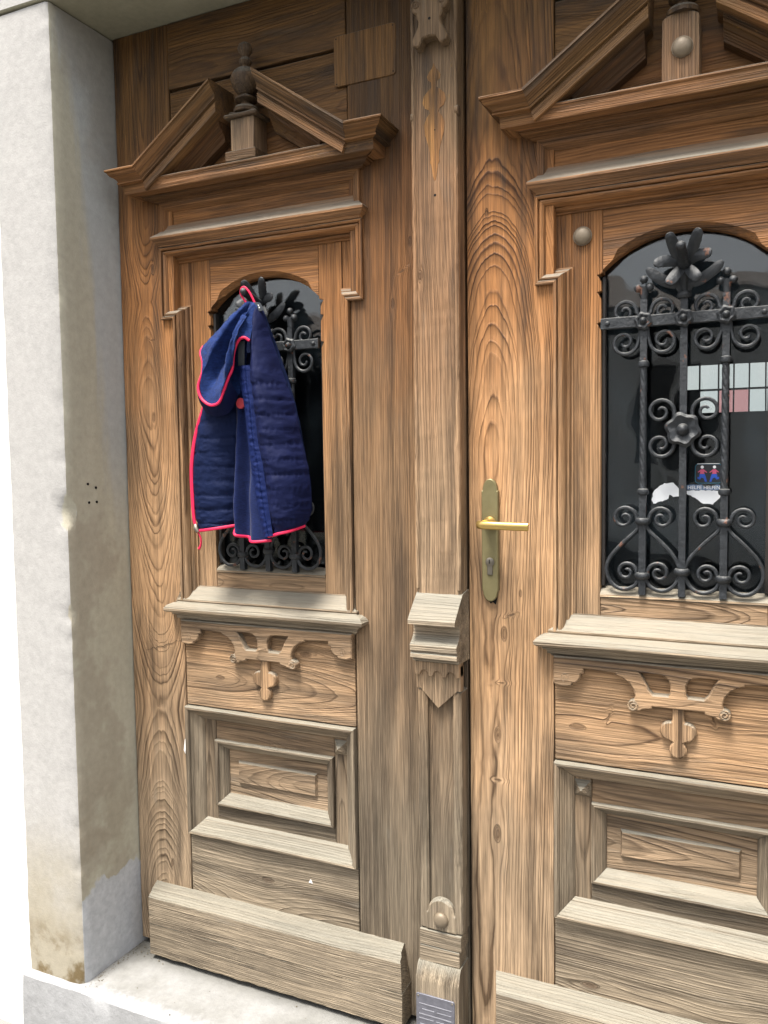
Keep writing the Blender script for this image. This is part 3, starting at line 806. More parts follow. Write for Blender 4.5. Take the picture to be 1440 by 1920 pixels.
def pediment(leaf, right):
    tb = (0.72, 0.0, 0.55)
    # bed moulding, soffit and corona of the straight cornice
    cornice('cornice', leaf, -0.030, 0.490, [(0.046, 1.8590), (0.0585, 1.8575), (0.0600, 1.8562), (0.0600, 1.8530), (0.0575, 1.8512), (0.0575, 1.8315), (0.0560, 1.8300), (0.028, 1.8300)], tone=(0.85, 0.05, 0.6))
    cornice('bed_moulding', leaf, -0.030, 0.490, [(0.0300, 1.8297), (0.0300, 1.8265), (0.0270, 1.8262), (0.0255, 1.8235), (0.0190, 1.8215), (0.0125, 1.8205), (0.0120, 1.8180), (0.0095, 1.8178), (0.0095, 1.8158), (0.002, 1.8150)], tone=(0.55, -0.3, 0.5))  # tone lowered for dark old varnish and for shade, put into the colour
    # crown with raked arms: profile (projection, drop)
    crown = [(0.0881, 0.0), (0.0886, 0.0010), (0.0886, 0.0044), (0.0848, 0.0050), (0.0846, 0.0066), (0.0832, 0.0100), (0.0796, 0.0140), (0.0745, 0.0168), (0.0700, 0.0200), (0.0672, 0.0240), (0.0660, 0.0258), (0.0690, 0.0262), (0.0690, 0.0292), (0.0600, 0.0298), (0.0590, 0.0305)]
    slope = math.atan2(0.147, 0.2145)
    for s in (1, -1):
        mx = lambda x: x if s > 0 else 2 * XC - x
        # return on the wall, then a level stretch, then the rake
        top = 1.8815
        bx, tx = -0.0375, 0.1765
        tz = top + (tx - bx) * math.tan(slope)
        pr = [(0.0, 0.0)] + crown + [(0.0, 0.0305)]
        A = [(mx(-0.030 - max(d, 0)), -d if d > 0 else 0.004, top - h) for d, h in pr]
        k = math.tan(slope / 2)
        B = [(mx(bx + h * k), -d if d > 0 else 0.004, top - h) for d, h in pr]
        run('crown_moulding', leaf, (A, B), closed_prof=True, along=(1, 0, 0), tone=(0.8, 0.0, 0.5))
        a = [(mx(-0.030 - d), -d - 0.0001, top - h) for d, h in crown]
        b = [(mx(-0.030 - d), 0.002, top - h) for d, h in crown]
        a = [(mx(-0.030), -0.001, top)] + a + [(mx(-0.030), -0.001, top - 0.0305)]
        b = [(mx(-0.030), 0.002, top)] + b + [(mx(-0.030), 0.002, top - 0.0305)]
        run('crown_return', leaf, (a, b), closed_prof=True, along=(0, 1, 0), tone=(0.7, 0.0, 0.5))
        # rake: the same crown tilted, then a corona and bed moulding under it
        cs = math.cos(slope)
        rk = crown[:-2] + [(0.0620, 0.0296), (0.0620, 0.0345), (0.0655, 0.0350), (0.0655, 0.0505), (0.0640, 0.0515)]
        pr = [(0.0, 0.0)] + rk + [(0.0, 0.0515)]
        A = [(mx(bx + h * k + 0.0003), -d if d > 0 else 0.004, top - h + 0.0002) for d, h in pr]
        B = [(mx(tx), -d if d > 0 else 0.004, tz - h / cs) for d, h in pr]
        run('raking_cornice', leaf, (A, B), closed_prof=True, along=(math.cos(slope) * s, 0, math.sin(slope)), tone=(0.86, 0.05, 0.6), amp=0.0006)
        bed = [(0.0, 0.0518), (0.040, 0.0518), (0.0385, 0.060), (0.028, 0.066), (0.020, 0.076), (0.018, 0.083), (0.0, 0.085)]
        A = [(mx(0.020 + h * 0.4), -d if d > 0 else 0.004, top + (0.020 + h * 0.4 - bx) * math.tan(slope) - h / cs) for d, h in bed]
        B = [(mx(tx - 0.010), -d if d > 0 else 0.004, tz - 0.010 * math.tan(slope) - h / cs) for d, h in bed]
        run('raking_bed_moulding', leaf, (A, B), closed_prof=True, along=(math.cos(slope) * s, 0, math.sin(slope)), tone=(0.5, 0.0, 0.5))
    # pedestal and urn
    if not right:
        pc = 0.2335
        board('pedestal_base', leaf, pc - 0.041, pc + 0.036, -0.056, 0.003, 1.8595, 1.8810, 'x', tone=(0.55, 0.2, 0.3))
        board('pedestal', leaf, pc - 0.0295, pc + 0.0295, -0.050, 0.003, 1.8812, 1.9500, 'z', tone=(0.95, 0.45, 0.6), pith=(0.1, 0.03, 0.02))
        board('pedestal_cap', leaf, pc - 0.043, pc + 0.040, -0.058, 0.003, 1.9502, 1.9585, 'x', ch=0.003, tone=(0.5, 0.4, 0.3))
        board('pedestal_cap', leaf, pc - 0.033, pc + 0.032, -0.052, 0.003, 1.9587, 1.9640, 'x', ch=0.002, tone=(0.5, 0.4, 0.3))
        uc = (pc + 0.003, -0.036, 0)
    else:
        pc = 0.2275
        lp = [(pc - 0.030, 1.8600), (pc + 0.030, 1.8600), (pc + 0.030, 1.9590)] + [(pc + 0.030 * math.cos(R(a)), 1.9590 + 0.012 * math.sin(R(a))) for a in range(15, 180, 15)] + [(pc - 0.030, 1.9590)]
        plate('pedestal', leaf, [lp], -0.050, 0.003, 0.0012, along=(0, 0, 1), tone=(0.92, 0.35, 0.7), pith=(0.1, 0.03, 0.02))
        lathe('bolt_head', leaf, (pc + 0.003, -0.0500, 1.9120), (0, -1, 0), [(0.0175, 0.0), (0.0178, 0.002)] + [(r, 0.002 + h) for r, h in dome(0.0170, 0.010)], BOLT, 20)
        uc = (pc + 0.002, -0.034, 0.008)
    uz = uc[2]
    lathe('urn', leaf, (uc[0], uc[1], uz), (0, 0, 1), [(0.026, 1.962), (0.0275, 1.968), (0.024, 1.973), (0.012, 1.976), (0.0105, 1.983), (0.0150, 1.9865), (0.0235, 1.9885), (0.0240, 1.9915), (0.0160, 1.9945), (0.0130, 1.998), (0.0215, 2.006),
          (0.0285, 2.017), (0.0310, 2.027), (0.0325, 2.031), (0.0325, 2.0345), (0.0305, 2.038), (0.0265, 2.046), (0.0180, 2.053), (0.0085, 2.057), (0.0080, 2.060), (0.0125, 2.064), (0.0140, 2.070), (0.0110, 2.0745), (0.0075, 2.078),
          (0.0105, 2.084), (0.0150, 2.090), (0.0160, 2.097), (0.0130, 2.104), (0.0070, 2.108), (0.0005, 2.109)], WOOD, 28, wood=dict(along=(0, 0, 1), c=uc, pith=(0.004, 0.01, 0.01), tone=(0.55, 0.25, 0.5)))

def kickboard(leaf, x0, x1):
    # weather board along the foot: two boards with a split between them, sloping top, splayed end
    def prof(x, dx): return x + dx
    up_ = [(-0.0500, 0.0895), (-0.0505, 0.1540), (-0.0480, 0.1575), (-0.0330, 0.1610), (-0.0290, 0.1650), (-0.0020, 0.1700), (0.001, 0.1700), (0.001, 0.0895)]
    lo_ = [(-0.0500, 0.0125), (-0.0496, 0.0880), (0.001, 0.0880), (0.001, 0.0125)]
    for pr, tn in ((up_, (1.02, 0.7, 0.7)), (lo_, (1.0, 0.75, 0.6))):
        A = [(x0 - 0.3 * max(0.0, 0.05 + y), y, z) for y, z in pr]
        B = [(x1 - (max(0.0, (z - 0.152)) * 0.8), y, z) for y, z in pr]
        run('kickboard', leaf, (A, B), closed_prof=True, along=(1, 0, 0), tone=tn, amp=0.0012, step=0.015, pith=(0.09, 0.05, 0.06))

# ------- left leaf
L = thing('door_leaf', 'weathered wooden door leaf whose grille has the blue jacket hung on it', 'door', (0, 0, 0), 'leaves of the old double door')
board('stile', L, -0.1600, -0.0008, 0.0, 0.040, 0.012, 2.217, 'z', pith=lerp_table((0, -0.004, 0.075, 0.004), (0.15, -0.004, 0.05, 0.004), (0.45, -0.002, 0.112, 0.004), (0.62, 0.0, 0.128, 0.004), (0.9, 0.006, 0.088, 0.004), (1.22, 0.002, 0.047, 0.005), (1.36, -0.006, 0.036, 0.004), (1.50, -0.004, 0.050, 0.004), (1.60, 0.0, 0.060, 0.004), (1.78, 0.004, 0.034, 0.006), (2.25, 0.0, 0.028, 0.008)), knots=((0.008, 1.322, 0.0065), (0.018, 1.672, 0.005), (0.024, 0.225, 0.005)), tone=(1.06, -0.28, 1.15), step=0.02, amp=0.0007)
board('stile', L, 0.4622, 0.6225, 0.0, 0.040, 0.012, 2.217, 'z', pith=(0.33, 0.02, 0.03), knots=((0.018, 1.535, 0.005), (0.058, 1.655, 0.005)), tone=(0.62, -0.02, 0.65))
board('stile', L, 0.6228, 0.7168, 0.0, 0.040, 0.012, 2.217, 'z', pith=(0.2, 0.05, 0.03), tone=(0.5, 0.1, 0.5))
leaf_common(L, False)
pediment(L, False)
kickboard(L, -0.0915, 0.5830)

def crack(leaf, pts, y, w=0.0011):
    V, F = [], []
    for i, (x, z) in enumerate(pts):
        ww = w * (0.35 + 0.65 * math.sin(math.pi * min(max(i / (len(pts) - 1), 0.04), 0.96)))
        V += [(x, y, z - ww / 2), (x, y, z + ww / 2), (x, y + 0.0004, z)]
        if i:
            a = (i - 1) * 3; b = i * 3
            F += [(a, b, b + 1, a + 1), (a, a + 2, b + 2, b), (a + 1, b + 1, b + 2, a + 2)]
    obj('crack', V, F, BLACK, leaf)
ck = [(-0.118, 0.754)]
for i in range(1, 15):
    ck.append((-0.118 + i * 0.0078, 0.754 + i * 0.0021 + random.uniform(-0.0025, 0.0025) + (0.004 if i > 11 else 0)))
crack(L, ck, -0.0009)

# mark left on the boards by a plaque that is gone
def rrect(x0, x1, z0, z1, r, n=5):
    out = []
    for cx, cz, a in ((x1 - r, z1 - r, 0), (x0 + r, z1 - r, 90), (x0 + r, z0 + r, 180), (x1 - r, z0 + r, 270)):
        out += [(cx + r * math.cos(R(a + 90 * i / n)), cz + r * math.sin(R(a + 90 * i / n))) for i in range(n + 1)]
    return out
plate('plaque_mark', L, [rrect(0.433, 0.574, 1.9900, 2.0930, 0.008)], -0.0022, 0.002, 0.0012, along=(0, 0, 1), tone=(1.05, -0.3, 0.5), pith=(0.2, 0.05, 0.02))
for x, z in ((0.439, 1.996), (0.568, 1.997), (0.439, 2.087), (0.568, 2.087)):
    lathe('nail_hole', L, (x, -0.0021, z), (0, -1, 0), [(0.0016, 0), (0.0013, 0.0004)], BLACK, 8)

PAINT = simple('white_paint_fleck', (0.62, 0.60, 0.58), 0.6, 0.3, 0, 0.1, 90)
plate('paint_fleck', L, [[(-0.0040, 0.5200), (0.0002, 0.5120), (0.0030, 0.5300), (0.0032, 0.5050), (0.0046, 0.4950), (0.0050, 0.5150), (0.0048, 0.5400), (0.0030, 0.5520), (-0.0005, 0.5450)]], -0.0095, -0.0080, 0.0003, mat=PAINT, amp=0)
plate('paint_fleck', L, [[(0.3300, 0.2540), (0.3410, 0.2535), (0.3360, 0.2630)]], 0.0022, 0.0032, 0.0002, mat=PAINT, amp=0)
# ------- post (cover strip) on the left leaf
PX0, PX1 = 0.6235, 0.7180
PCX = (PX0 + PX1) / 2
def shaft(z0, z1, yf, tone, pith, ch=0.005, name='post_shaft', knots=()):
    return board(name, L, PX0, PX1, yf, 0.0, z0, z1, 'z', ch=ch, tone=tone, pith=pith, amp=0.0008, step=0.015, knots=knots)
shaft(0.930, 2.217, -0.040, (0.98, 0.34, 0.75), (0.14, 0.05, 0.04), knots=((-0.032, 1.575, 0.005),))
for xa in (PX0 - 0.0004, PX1 - 0.0076):
    board('post_bead', L, xa, xa + 0.0080, -0.0432, -0.030, 0.9510, 2.2165, 'z', ch=0.0025, tone=(1.05, 0.35, 0.6), amp=0.0009, step=0.012)
# console ornament at the top
hc = [(0.0, 2.0165), (0.013, 2.0145), (0.018, 2.0060), (0.020, 2.0015), (0.026, 2.0000), (0.0335, 2.0040), (0.0355, 2.0120), (0.0330, 2.0200), (0.0280, 2.0290), (0.0230, 2.0390), (0.0225, 2.0480), (0.0270, 2.0560), (0.0265, 2.0610),
      (0.0330, 2.0650), (0.0370, 2.0730), (0.0365, 2.0830), (0.0300, 2.0900), (0.0235, 2.0930), (0.0285, 2.0990), (0.0340, 2.1080), (0.0340, 2.1250), (0.0280, 2.1400), (0.0260, 2.1600), (0.0260, 2.2165)]
lp = [(PCX + x, z) for x, z in hc] + [(PCX - x, z) for x, z in reversed(hc[1:])]
plate('console', L, [lp], -0.0640, -0.0395, 0.0025, along=(0, 0, 1), tone=(0.78, 0.35, 0.5), pith=(0.1, 0.05, 0.03))
for s in (-1, 1):
    sp = spiral(PCX + s * 0.0265, 2.0775, 0.0088, 0.0016, R(200 if s < 0 else -20), 1.3 * s, 22)
    tube('volute', L, [(a, -0.0640, b) for a, b in sp], 0.0019, WOOD, n=6, wood=dict(along=(0, 0, 1), tone=(0.7, 0.3, 0.4)))
lathe('nail_hole', L, (PCX + 0.001, -0.0638, 2.0480), (0, -1, 0), [(0.0030, 0), (0.0026, 0.0004)], BLACK, 10)
# paler scar of a lost ornament
gh = [(0.0, 1.9760), (0.004, 1.966), (0.010, 1.960), (0.014, 1.952), (0.012, 1.945), (0.006, 1.941), (0.005, 1.931), (0.012, 1.926), (0.021, 1.917), (0.024, 1.905), (0.020, 1.894), (0.011, 1.889), (0.009, 1.883), (0.016, 1.875), (0.0215, 1.862),
      (0.0200, 1.845), (0.0140, 1.826), (0.0095, 1.808), (0.0085, 1.795), (0.0105, 1.790), (0.0070, 1.785), (0.0050, 1.770), (0.0020, 1.757), (0.0, 1.753)]
lp = [(PCX + x, z) for x, z in gh] + [(PCX - x, z) for x, z in reversed(gh[1:-1])]
plate('ornament_scar', L, [lp], -0.0409, -0.0395, 0.0004, along=(0, 0, 1), tone=(1.55, -1.0, 0.3), pith=(0.1, 0.05, 0.03))
lathe('nail_hole', L, (PCX, -0.0402, 1.7265), (0, -1, 0), [(0.0028, 0), (0.0024, 0.0004)], BLACK, 8)
lathe('nail_hole', L, (PCX + 0.001, -0.0409, 1.8500), (0, -1, 0), [(0.0014, 0), (0.0012, 0.0004)], BLACK, 8)
for s in (-1, 1):
    lathe('edge_button', L, (PCX + s * 0.0465, -0.035, 1.8800), (s, 0, 0), [(0.0105, -0.004), (0.0105, 0.002), (0.008, 0.0032)], WOOD, 16, wood=dict(along=(0, 0, 1), tone=(0.95, 0.4, 0.3)))
# capital half way down
def block(name, prof, x0, x1, tone, along=(1, 0, 0)):
    A = [(x0, y, z) for y, z in prof]; B = [(x1, y, z) for y, z in prof]
    return run(name, L, (A, B), closed_prof=True, along=along, tone=tone, amp=0.0009, step=0.008)
block('capital', [(0.0, 0.9500), (-0.0400, 0.9440), (-0.0850, 0.8990), (-0.0870, 0.8960), (-0.0865, 0.8885), (-0.0600, 0.8870), (-0.0570, 0.8780), (-0.0570, 0.8690), (-0.0600, 0.8610), (-0.0670, 0.8530), (-0.0760, 0.8480),
                  (-0.0780, 0.8450), (-0.0770, 0.8340), (-0.0730, 0.8325), (-0.0730, 0.8290), (-0.0765, 0.8270), (-0.0760, 0.8190), (-0.0640, 0.8170), (-0.0630, 0.8100), (-0.0560, 0.8085), (0.0, 0.8070)], PX0 - 0.0010, PX1 + 0.0030, (1.05, 0.75, 0.4))
sc = [(PX0, 0.8080), (PX0, 0.7800), (PX0 + 0.009, 0.7790)]
for k in range(3):
    cx = PX0 + 0.0195 + k * 0.0285
    sc += [(cx + 0.0095 * math.cos(R(a)), 0.7805 + 0.0095 * math.sin(R(a))) for a in range(180, -1, -30)]
    if k < 2: sc += [(cx + 0.011, 0.7775), (cx + 0.0175, 0.7775)]
sc += [(PX1 - 0.007, 0.7790), (PX1, 0.7800), (PX1, 0.8080)]
plate('scalloped_band', L, [sc], -0.0550, -0.03, 0.0012, along=(0, 0, 1), tone=(0.95, 0.1, 0.7), pith=(0.1, 0.04, 0.03))
# pointed tongue, creased along the middle
tg = [(PX0, 0.800), (PX0, 0.7500), (PX0 + 0.008, 0.7500), (PCX, 0.7130), (PX1 - 0.008, 0.7500), (PX1, 0.7500), (PX1, 0.800)]
V = [(x, -0.0455, z) for x, z in tg] + [(x, -0.028, z) for x, z in tg] + [(PCX, -0.0505, 0.800)]
V[3] = (PCX, -0.0490, 0.7130)
F = [(0, 1, 2, 3, 14), (3, 4, 5, 6, 14)] + [(i, (i + 1) % 7, 7 + (i + 1) % 7, 7 + i) for i in range(7)]
obj('tongue', V, F, WOOD, L, wood=dict(along=(0, 0, 1), c=(PCX, -0.0455, 0.75), pith=(0.05, 0.03, 0.03), tone=(0.98, 0.1, 0.8)))
# lower shaft with a sunk panel
board('post_shaft', L, PX0 + 0.0005, PX0 + 0.0205, -0.0430, 0.0, 0.2435, 0.7490, 'z', ch=0.003, tone=(0.80, 0.1, 0.7), amp=0.0009, step=0.015)
board('post_shaft', L, PX1 - 0.0190, PX1 - 0.0005, -0.0430, 0.0, 0.2435, 0.7490, 'z', ch=0.003, tone=(0.80, 0.15, 0.7), amp=0.0012, step=0.012)
board('post_panel', L, PX0 + 0.0203, PX1 - 0.0188, -0.0340, 0.0, 0.2400, 0.7600, 'z', tone=(0.60, 0.0, 0.6))
tb_ = [(PCX - 0.0330, 0.2435), (PCX + 0.0330, 0.2435), (PCX + 0.0330, 0.2800)] + [(PCX + 0.0290 * math.cos(R(a)), 0.2840 + 0.0290 * math.sin(R(a))) for a in range(0, 181, 15)] + [(PCX - 0.0330, 0.2800)]
plate('post_tab', L, [tb_], -0.0465, -0.03, 0.0040, along=(0, 0, 1), tone=(1.0, 0.4, 0.6))
lathe('bolt_head', L, (PCX + 0.001, -0.0462, 0.2700), (0, -1, 0), [(0.0165, 0.0), (0.0168, 0.002)] + [(r, 0.002 + h) for r, h in dome(0.0158, 0.009)], BOLT, 18)
board('post_block', L, PX0 + 0.0005, PX1 - 0.0035, -0.0460, 0.0, 0.2090, 0.2420, 'x', tone=(0.95, 0.3, 0.6), ch=0.001)
board('post_block', L, PX0 + 0.0005, PX1 - 0.0070, -0.0460, 0.0, 0.1740, 0.2075, 'x', tone=(0.95, 0.35, 0.6), ch=0.001)
block('plinth', [(0.0, 0.1740), (-0.0460, 0.1740), (-0.0530, 0.1660), (-0.0600, 0.1480), (-0.0620, 0.1380), (-0.0620, 0.0120), (0.0, 0.0120)], PX0 - 0.003, PX1 - 0.004, (0.98, 0.5, 0.6), (0, 0, 1))

# little metal plate at the foot of the post
PLATEMAT = simple('faded_metal_plate', (0.115, 0.115, 0.135), 0.42, 0.5, 0.35, 0.5, 60, 0.25, 160)
PLATEPALE = simple('worn_plate_letters', (0.155, 0.155, 0.175), 0.5, 0.4, 0.1, 0.35, 90)
pq = plate('plaque', L, [rrect(0.6215, 0.7060, 0.0150, 0.1135, 0.004)], -0.0645, -0.0610, 0.0010, mat=PLATEMAT)
for k, (z, a, b, h) in enumerate(((0.0915, 0.628, 0.700, 0.0022), (0.0800, 0.635, 0.662, 0.0024), (0.0800, 0.668, 0.699, 0.0022), (0.0690, 0.628, 0.700, 0.0028), (0.0600, 0.628, 0.660, 0.0022), (0.0600, 0.666, 0.697, 0.0022), (0.0480, 0.630, 0.699, 0.0022), (0.0370, 0.630, 0.688, 0.0022), (0.0260, 0.630, 0.699, 0.0022))):
    board('raised_line', pq, a, b, -0.0652, -0.0640, z, z + h, 'x', mat=PLATEPALE, ch=0.0003, step=0.01, amp=0.0005)
for x, z in ((0.6265, 0.1080), (0.7010, 0.1080)):
    lathe('screw', pq, (x, -0.0645, z), (0, -1, 0), dome(0.0022, 0.0012), STEEL, 10)

# ------- right leaf
XR = 0.8944
RL = thing('door_leaf', 'weathered wooden door leaf with the brass lever handle and stickers behind its grille', 'door', (XR, 0, -0.0079), 'leaves of the old double door')
board('stile', RL, 0.7215 - XR, -0.0008, 0.0, 0.040, 0.020, 2.225, 'z', pith=lerp_table((0, -0.048, 0.070, 0.010), (0.5, -0.05, 0.062, 0.012), (0.8, -0.046, 0.058, 0.010), (1.24, -0.038, 0.050, 0.006), (1.40, -0.032, 0.060, 0.004), (1.55, -0.030, 0.078, 0.004), (1.80, -0.026, 0.130, 0.004), (2.25, -0.02, 0.150, 0.006)), knots=((-0.014, 0.872, 0.0075), (-0.028, 0.665, 0.0070), (-0.030, 0.460, 0.0085), (0.02, 0.955, 0.004), (-0.045, 1.70, 0.004)), tone=(1.18, -0.42, 1.25), step=0.02, amp=0.0006)
board('stile', RL, 0.4620, 0.620, 0.0, 0.040, 0.020, 2.225, 'z', tone=(1.0, 0, 1))
paneR = leaf_common(RL, True)
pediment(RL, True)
kickboard(RL, -0.1055, 0.555)
lathe('bolt_head', RL, (0.9435 - XR, 0.0232, 1.6370), (0, -1, 0), [(0.0175, 0.0), (0.0178, 0.003)] + [(r, 0.003 + h) for r, h in dome(0.0168, 0.009)], BOLT, 20)

# ------- lever handle on its plate (right leaf)
hx = 0.7685 - XR
zo = 0.0079
pl = [(-0.0170, 0.945), (0.0170, 0.945), (0.0170, 1.150)] + [(0.0150 * math.cos(R(a)), 1.1500 + 0.0235 * math.sin(R(a))) for a in range(0, 181, 18)] + [(-0.0170, 1.150)]
pl = pl[:2] + pl[2:]
pl = [(-0.0170, 0.9520)] + [(0.0150 * math.cos(R(a)), 0.9490 + 0.0200 * math.sin(R(a))) for a in range(180, 361, 18)] + [(0.0170, 0.9520), (0.0170, 1.1500)] + [(0.0150 * math.cos(R(a)), 1.1500 + 0.0235 * math.sin(R(a))) for a in range(0, 181, 18)] + [(-0.0170, 1.1500)]
hp = plate('handle_plate', RL, [[(hx + x, z + zo) for x, z in pl]], -0.0100, 0.0, 0.0016, mat=BRASS, amp=0, smooth=25)
lathe('lever_boss', hp, (hx + 0.001, -0.0105, 1.0865 + zo), (0, -1, 0), [(0.0125, 0), (0.0125, 0.006), (0.0090, 0.010), (0.0085, 0.034)], BRASS2, 20)
lv = [(hx - 0.0125, -0.044, 1.0850 + zo), (hx - 0.004, -0.0520, 1.0850 + zo), (hx + 0.010, -0.0545, 1.0850 + zo), (hx + 0.03, -0.0550, 1.0845 + zo), (hx + 0.06, -0.0550, 1.0838 + zo), (hx + 0.085, -0.0545, 1.0835 + zo), (hx + 0.0905, -0.0540, 1.0835 + zo)]
tube('lever', hp, catmull(lv, 28), lambda t: 0.0079 * (1 if t < 0.93 else math.sqrt(max(1 - ((t - 0.93) / 0.072) ** 2, 0.05))), BRASS2, n=14, ref=(0, 1, 0), flat=0.62)
lathe('lock_cylinder', hp, (hx + 0.0005, -0.0108, 1.0085 + zo), (0, -1, 0), [(0.0088, 0), (0.0088, 0.0022), (0.0075, 0.003)], STEEL, 20)
board('lock_cylinder', hp, hx - 0.0050, hx + 0.0058, -0.0128, -0.010, 0.9825 + zo, 1.003 + zo, 'z', mat=STEEL, ch=0.0025, amp=0)
board('keyhole', hp, hx - 0.0008, hx + 0.0010, -0.01425, -0.0135, 1.0055 + zo, 1.0135 + zo, 'z', mat=BLACK, ch=0.0002, amp=0)
# chewed-out mortise below the plate
plate('mortise_hole', RL, [[(hx - 0.009, 0.935 + zo), (hx - 0.002, 0.9235 + zo), (hx + 0.003, 0.9265 + zo), (hx + 0.009, 0.922 + zo), (hx + 0.012, 0.936 + zo), (hx + 0.004, 0.944 + zo)]], -0.0012, 0.002, 0.0003, mat=BLACK, amp=0)

# ------- stickers on the right pane
WHITE = simple('torn_white_paper', (0.60, 0.62, 0.64), 0.6, 0.3, 0, 0.06, 90)
def torn(pts, amp, seed):
    rnd = random.Random(seed); out = []
    n = len(pts)
    for i in range(n):
        a, b = Vector(pts[i]), Vector(pts[(i + 1) % n])
        k = max(1, int((b - a).length / 0.0035))
        for j in range(k):
            p = a.lerp(b, j / k)
            out.append((p.x + rnd.uniform(-amp, amp), p.y + rnd.uniform(-amp, amp)))
    return out
ys = 0.0506
dz = 0.0079
def sticker(name, loop, mat, y=ys, th=0.0003, label=None):
    return plate(name, paneR, [[(x, z + dz) for x, z in loop]], y, y + th, 0.00002, mat=mat, amp=0, smooth=False, label=label)
sticker('sticker', torn([(0.174, 1.131), (0.178, 1.150), (0.196, 1.163), (0.212, 1.163), (0.221, 1.154), (0.2275, 1.142), (0.2250, 1.139), (0.2120, 1.136), (0.205, 1.142), (0.2030, 1.134), (0.190, 1.128), (0.177, 1.124)], 0.0011, 3), WHITE, label='torn scrap of white sticker')
s2 = sticker('sticker', torn([(0.2365, 1.1495), (0.2930, 1.1495), (0.2930, 1.136), (0.281, 1.1245), (0.2640, 1.1255), (0.2500, 1.1365), (0.2365, 1.1430)], 0.0009, 4), WHITE, label='torn white sticker below the blue strip')
BLUEGREY = simple('grey_blue_print', (0.10, 0.15, 0.24), 0.5, 0.3, 0, 0.12, 90)
LETTER = simple('white_print', (0.60, 0.61, 0.63), 0.5, 0.3, 0, 0.04, 90)
sticker('sticker_strip', torn([(0.2365, 1.1502), (0.2930, 1.1502), (0.2940, 1.1590), (0.286, 1.1605), (0.2795, 1.1570), (0.272, 1.1540), (0.2660, 1.1560), (0.262, 1.1608), (0.2365, 1.1598)], 0.0006, 5), BLUEGREY, label='grey blue strip reading HELFE HELFEN')
def text(body, x, z, size, y, mat, parent, width=None):
    cu = bpy.data.curves.new('lettering', 'FONT')
    cu.body = body; cu.size = size; cu.extrude = 0.00005; cu.offset = 0.0001
    o = bpy.data.objects.new('lettering', cu)
    col.objects.link(o)
    dg = bpy.context.evaluated_depsgraph_get()
    me = bpy.data.meshes.new_from_object(o.evaluated_get(dg))
    bpy.data.objects.remove(o)
    if width:
        w_ = max(v.co.x for v in me.vertices)
        me.transform(Matrix.Diagonal((width / w_, 1, 1, 1)))
    me.transform(Matrix.Translation((x, y, z)) @ Matrix.Rotation(R(90), 4, 'X'))
    me.materials.clear(); me.materials.append(mat)
    q = bpy.data.objects.new('lettering', me)
    return link(q, parent)
text('HELFE', 0.2374, 1.1520 + dz, 0.0088, ys - 0.00012, LETTER, paneR, 0.0245)
text('HELFEN', 0.2650, 1.1520 + dz, 0.0088, ys - 0.00012, LETTER, paneR, 0.0280)
PINKP = simple('pink_print', (0.42, 0.075, 0.14), 0.5, 0.3, 0, 0.1, 90)
BLUEP = simple('blue_print', (0.02, 0.07, 0.36), 0.5, 0.3, 0, 0.1, 90)
CYANP = simple('cyan_print', (0.025, 0.18, 0.28), 0.5, 0.3, 0, 0.1, 90)
DARKP = simple('dark_sticker', (0.016, 0.018, 0.022), 0.4, 0.4, 0, 0.1, 90)
sticker('sticker', rrect(0.2500, 0.2965, 1.1625, 1.1985, 0.006), DARKP, label='dark square sticker with two small pink and blue figures')
tube('sticker_border', paneR, [(x, ys - 0.0002, z + dz) for x, z in rrect(0.2505, 0.2960, 1.1630, 1.1980, 0.006)] + [(0.2960, ys - 0.0002, 1.192 + dz)], 0.00042, CYANP, n=5)
tube('sticker_border', paneR, [(0.254, ys - 0.0004, 1.1985 + dz), (0.273, ys - 0.0004, 1.1986 + dz), (0.292, ys - 0.0004, 1.1985 + dz)], 0.0005, LETTER, n=5)
for s, cx in ((1, 0.2625), (-1, 0.2835)):
    f = lambda pts: [(cx + s * x, z) for x, z in pts]
    sticker('printed_figure', f([(0.0028 * math.cos(R(a)), 1.1925 + 0.0028 * math.sin(R(a))) for a in range(0, 360, 30)]), LETTER, ys - 0.0003, 0.0002)
    sticker('printed_figure', f([(-0.0075, 1.1835), (-0.002, 1.1885), (0.0025, 1.1885), (0.0085, 1.1830), (0.0080, 1.1820), (0.0030, 1.1845), (0.0040, 1.1800), (-0.0040, 1.1800), (-0.0030, 1.1845), (-0.007, 1.1825)]), PINKP, ys - 0.0003, 0.0002)
    sticker('printed_figure', f([(-0.0045, 1.1798), (0.0045, 1.1798), (0.0065, 1.1735), (0.0085, 1.1660), (0.0050, 1.1655), (0.0030, 1.1715), (-0.0010, 1.1735), (-0.0035, 1.1695), (-0.0080, 1.1710), (-0.0078, 1.1745), (-0.0050, 1.1740)]), BLUEP, ys - 0.0003, 0.0002)

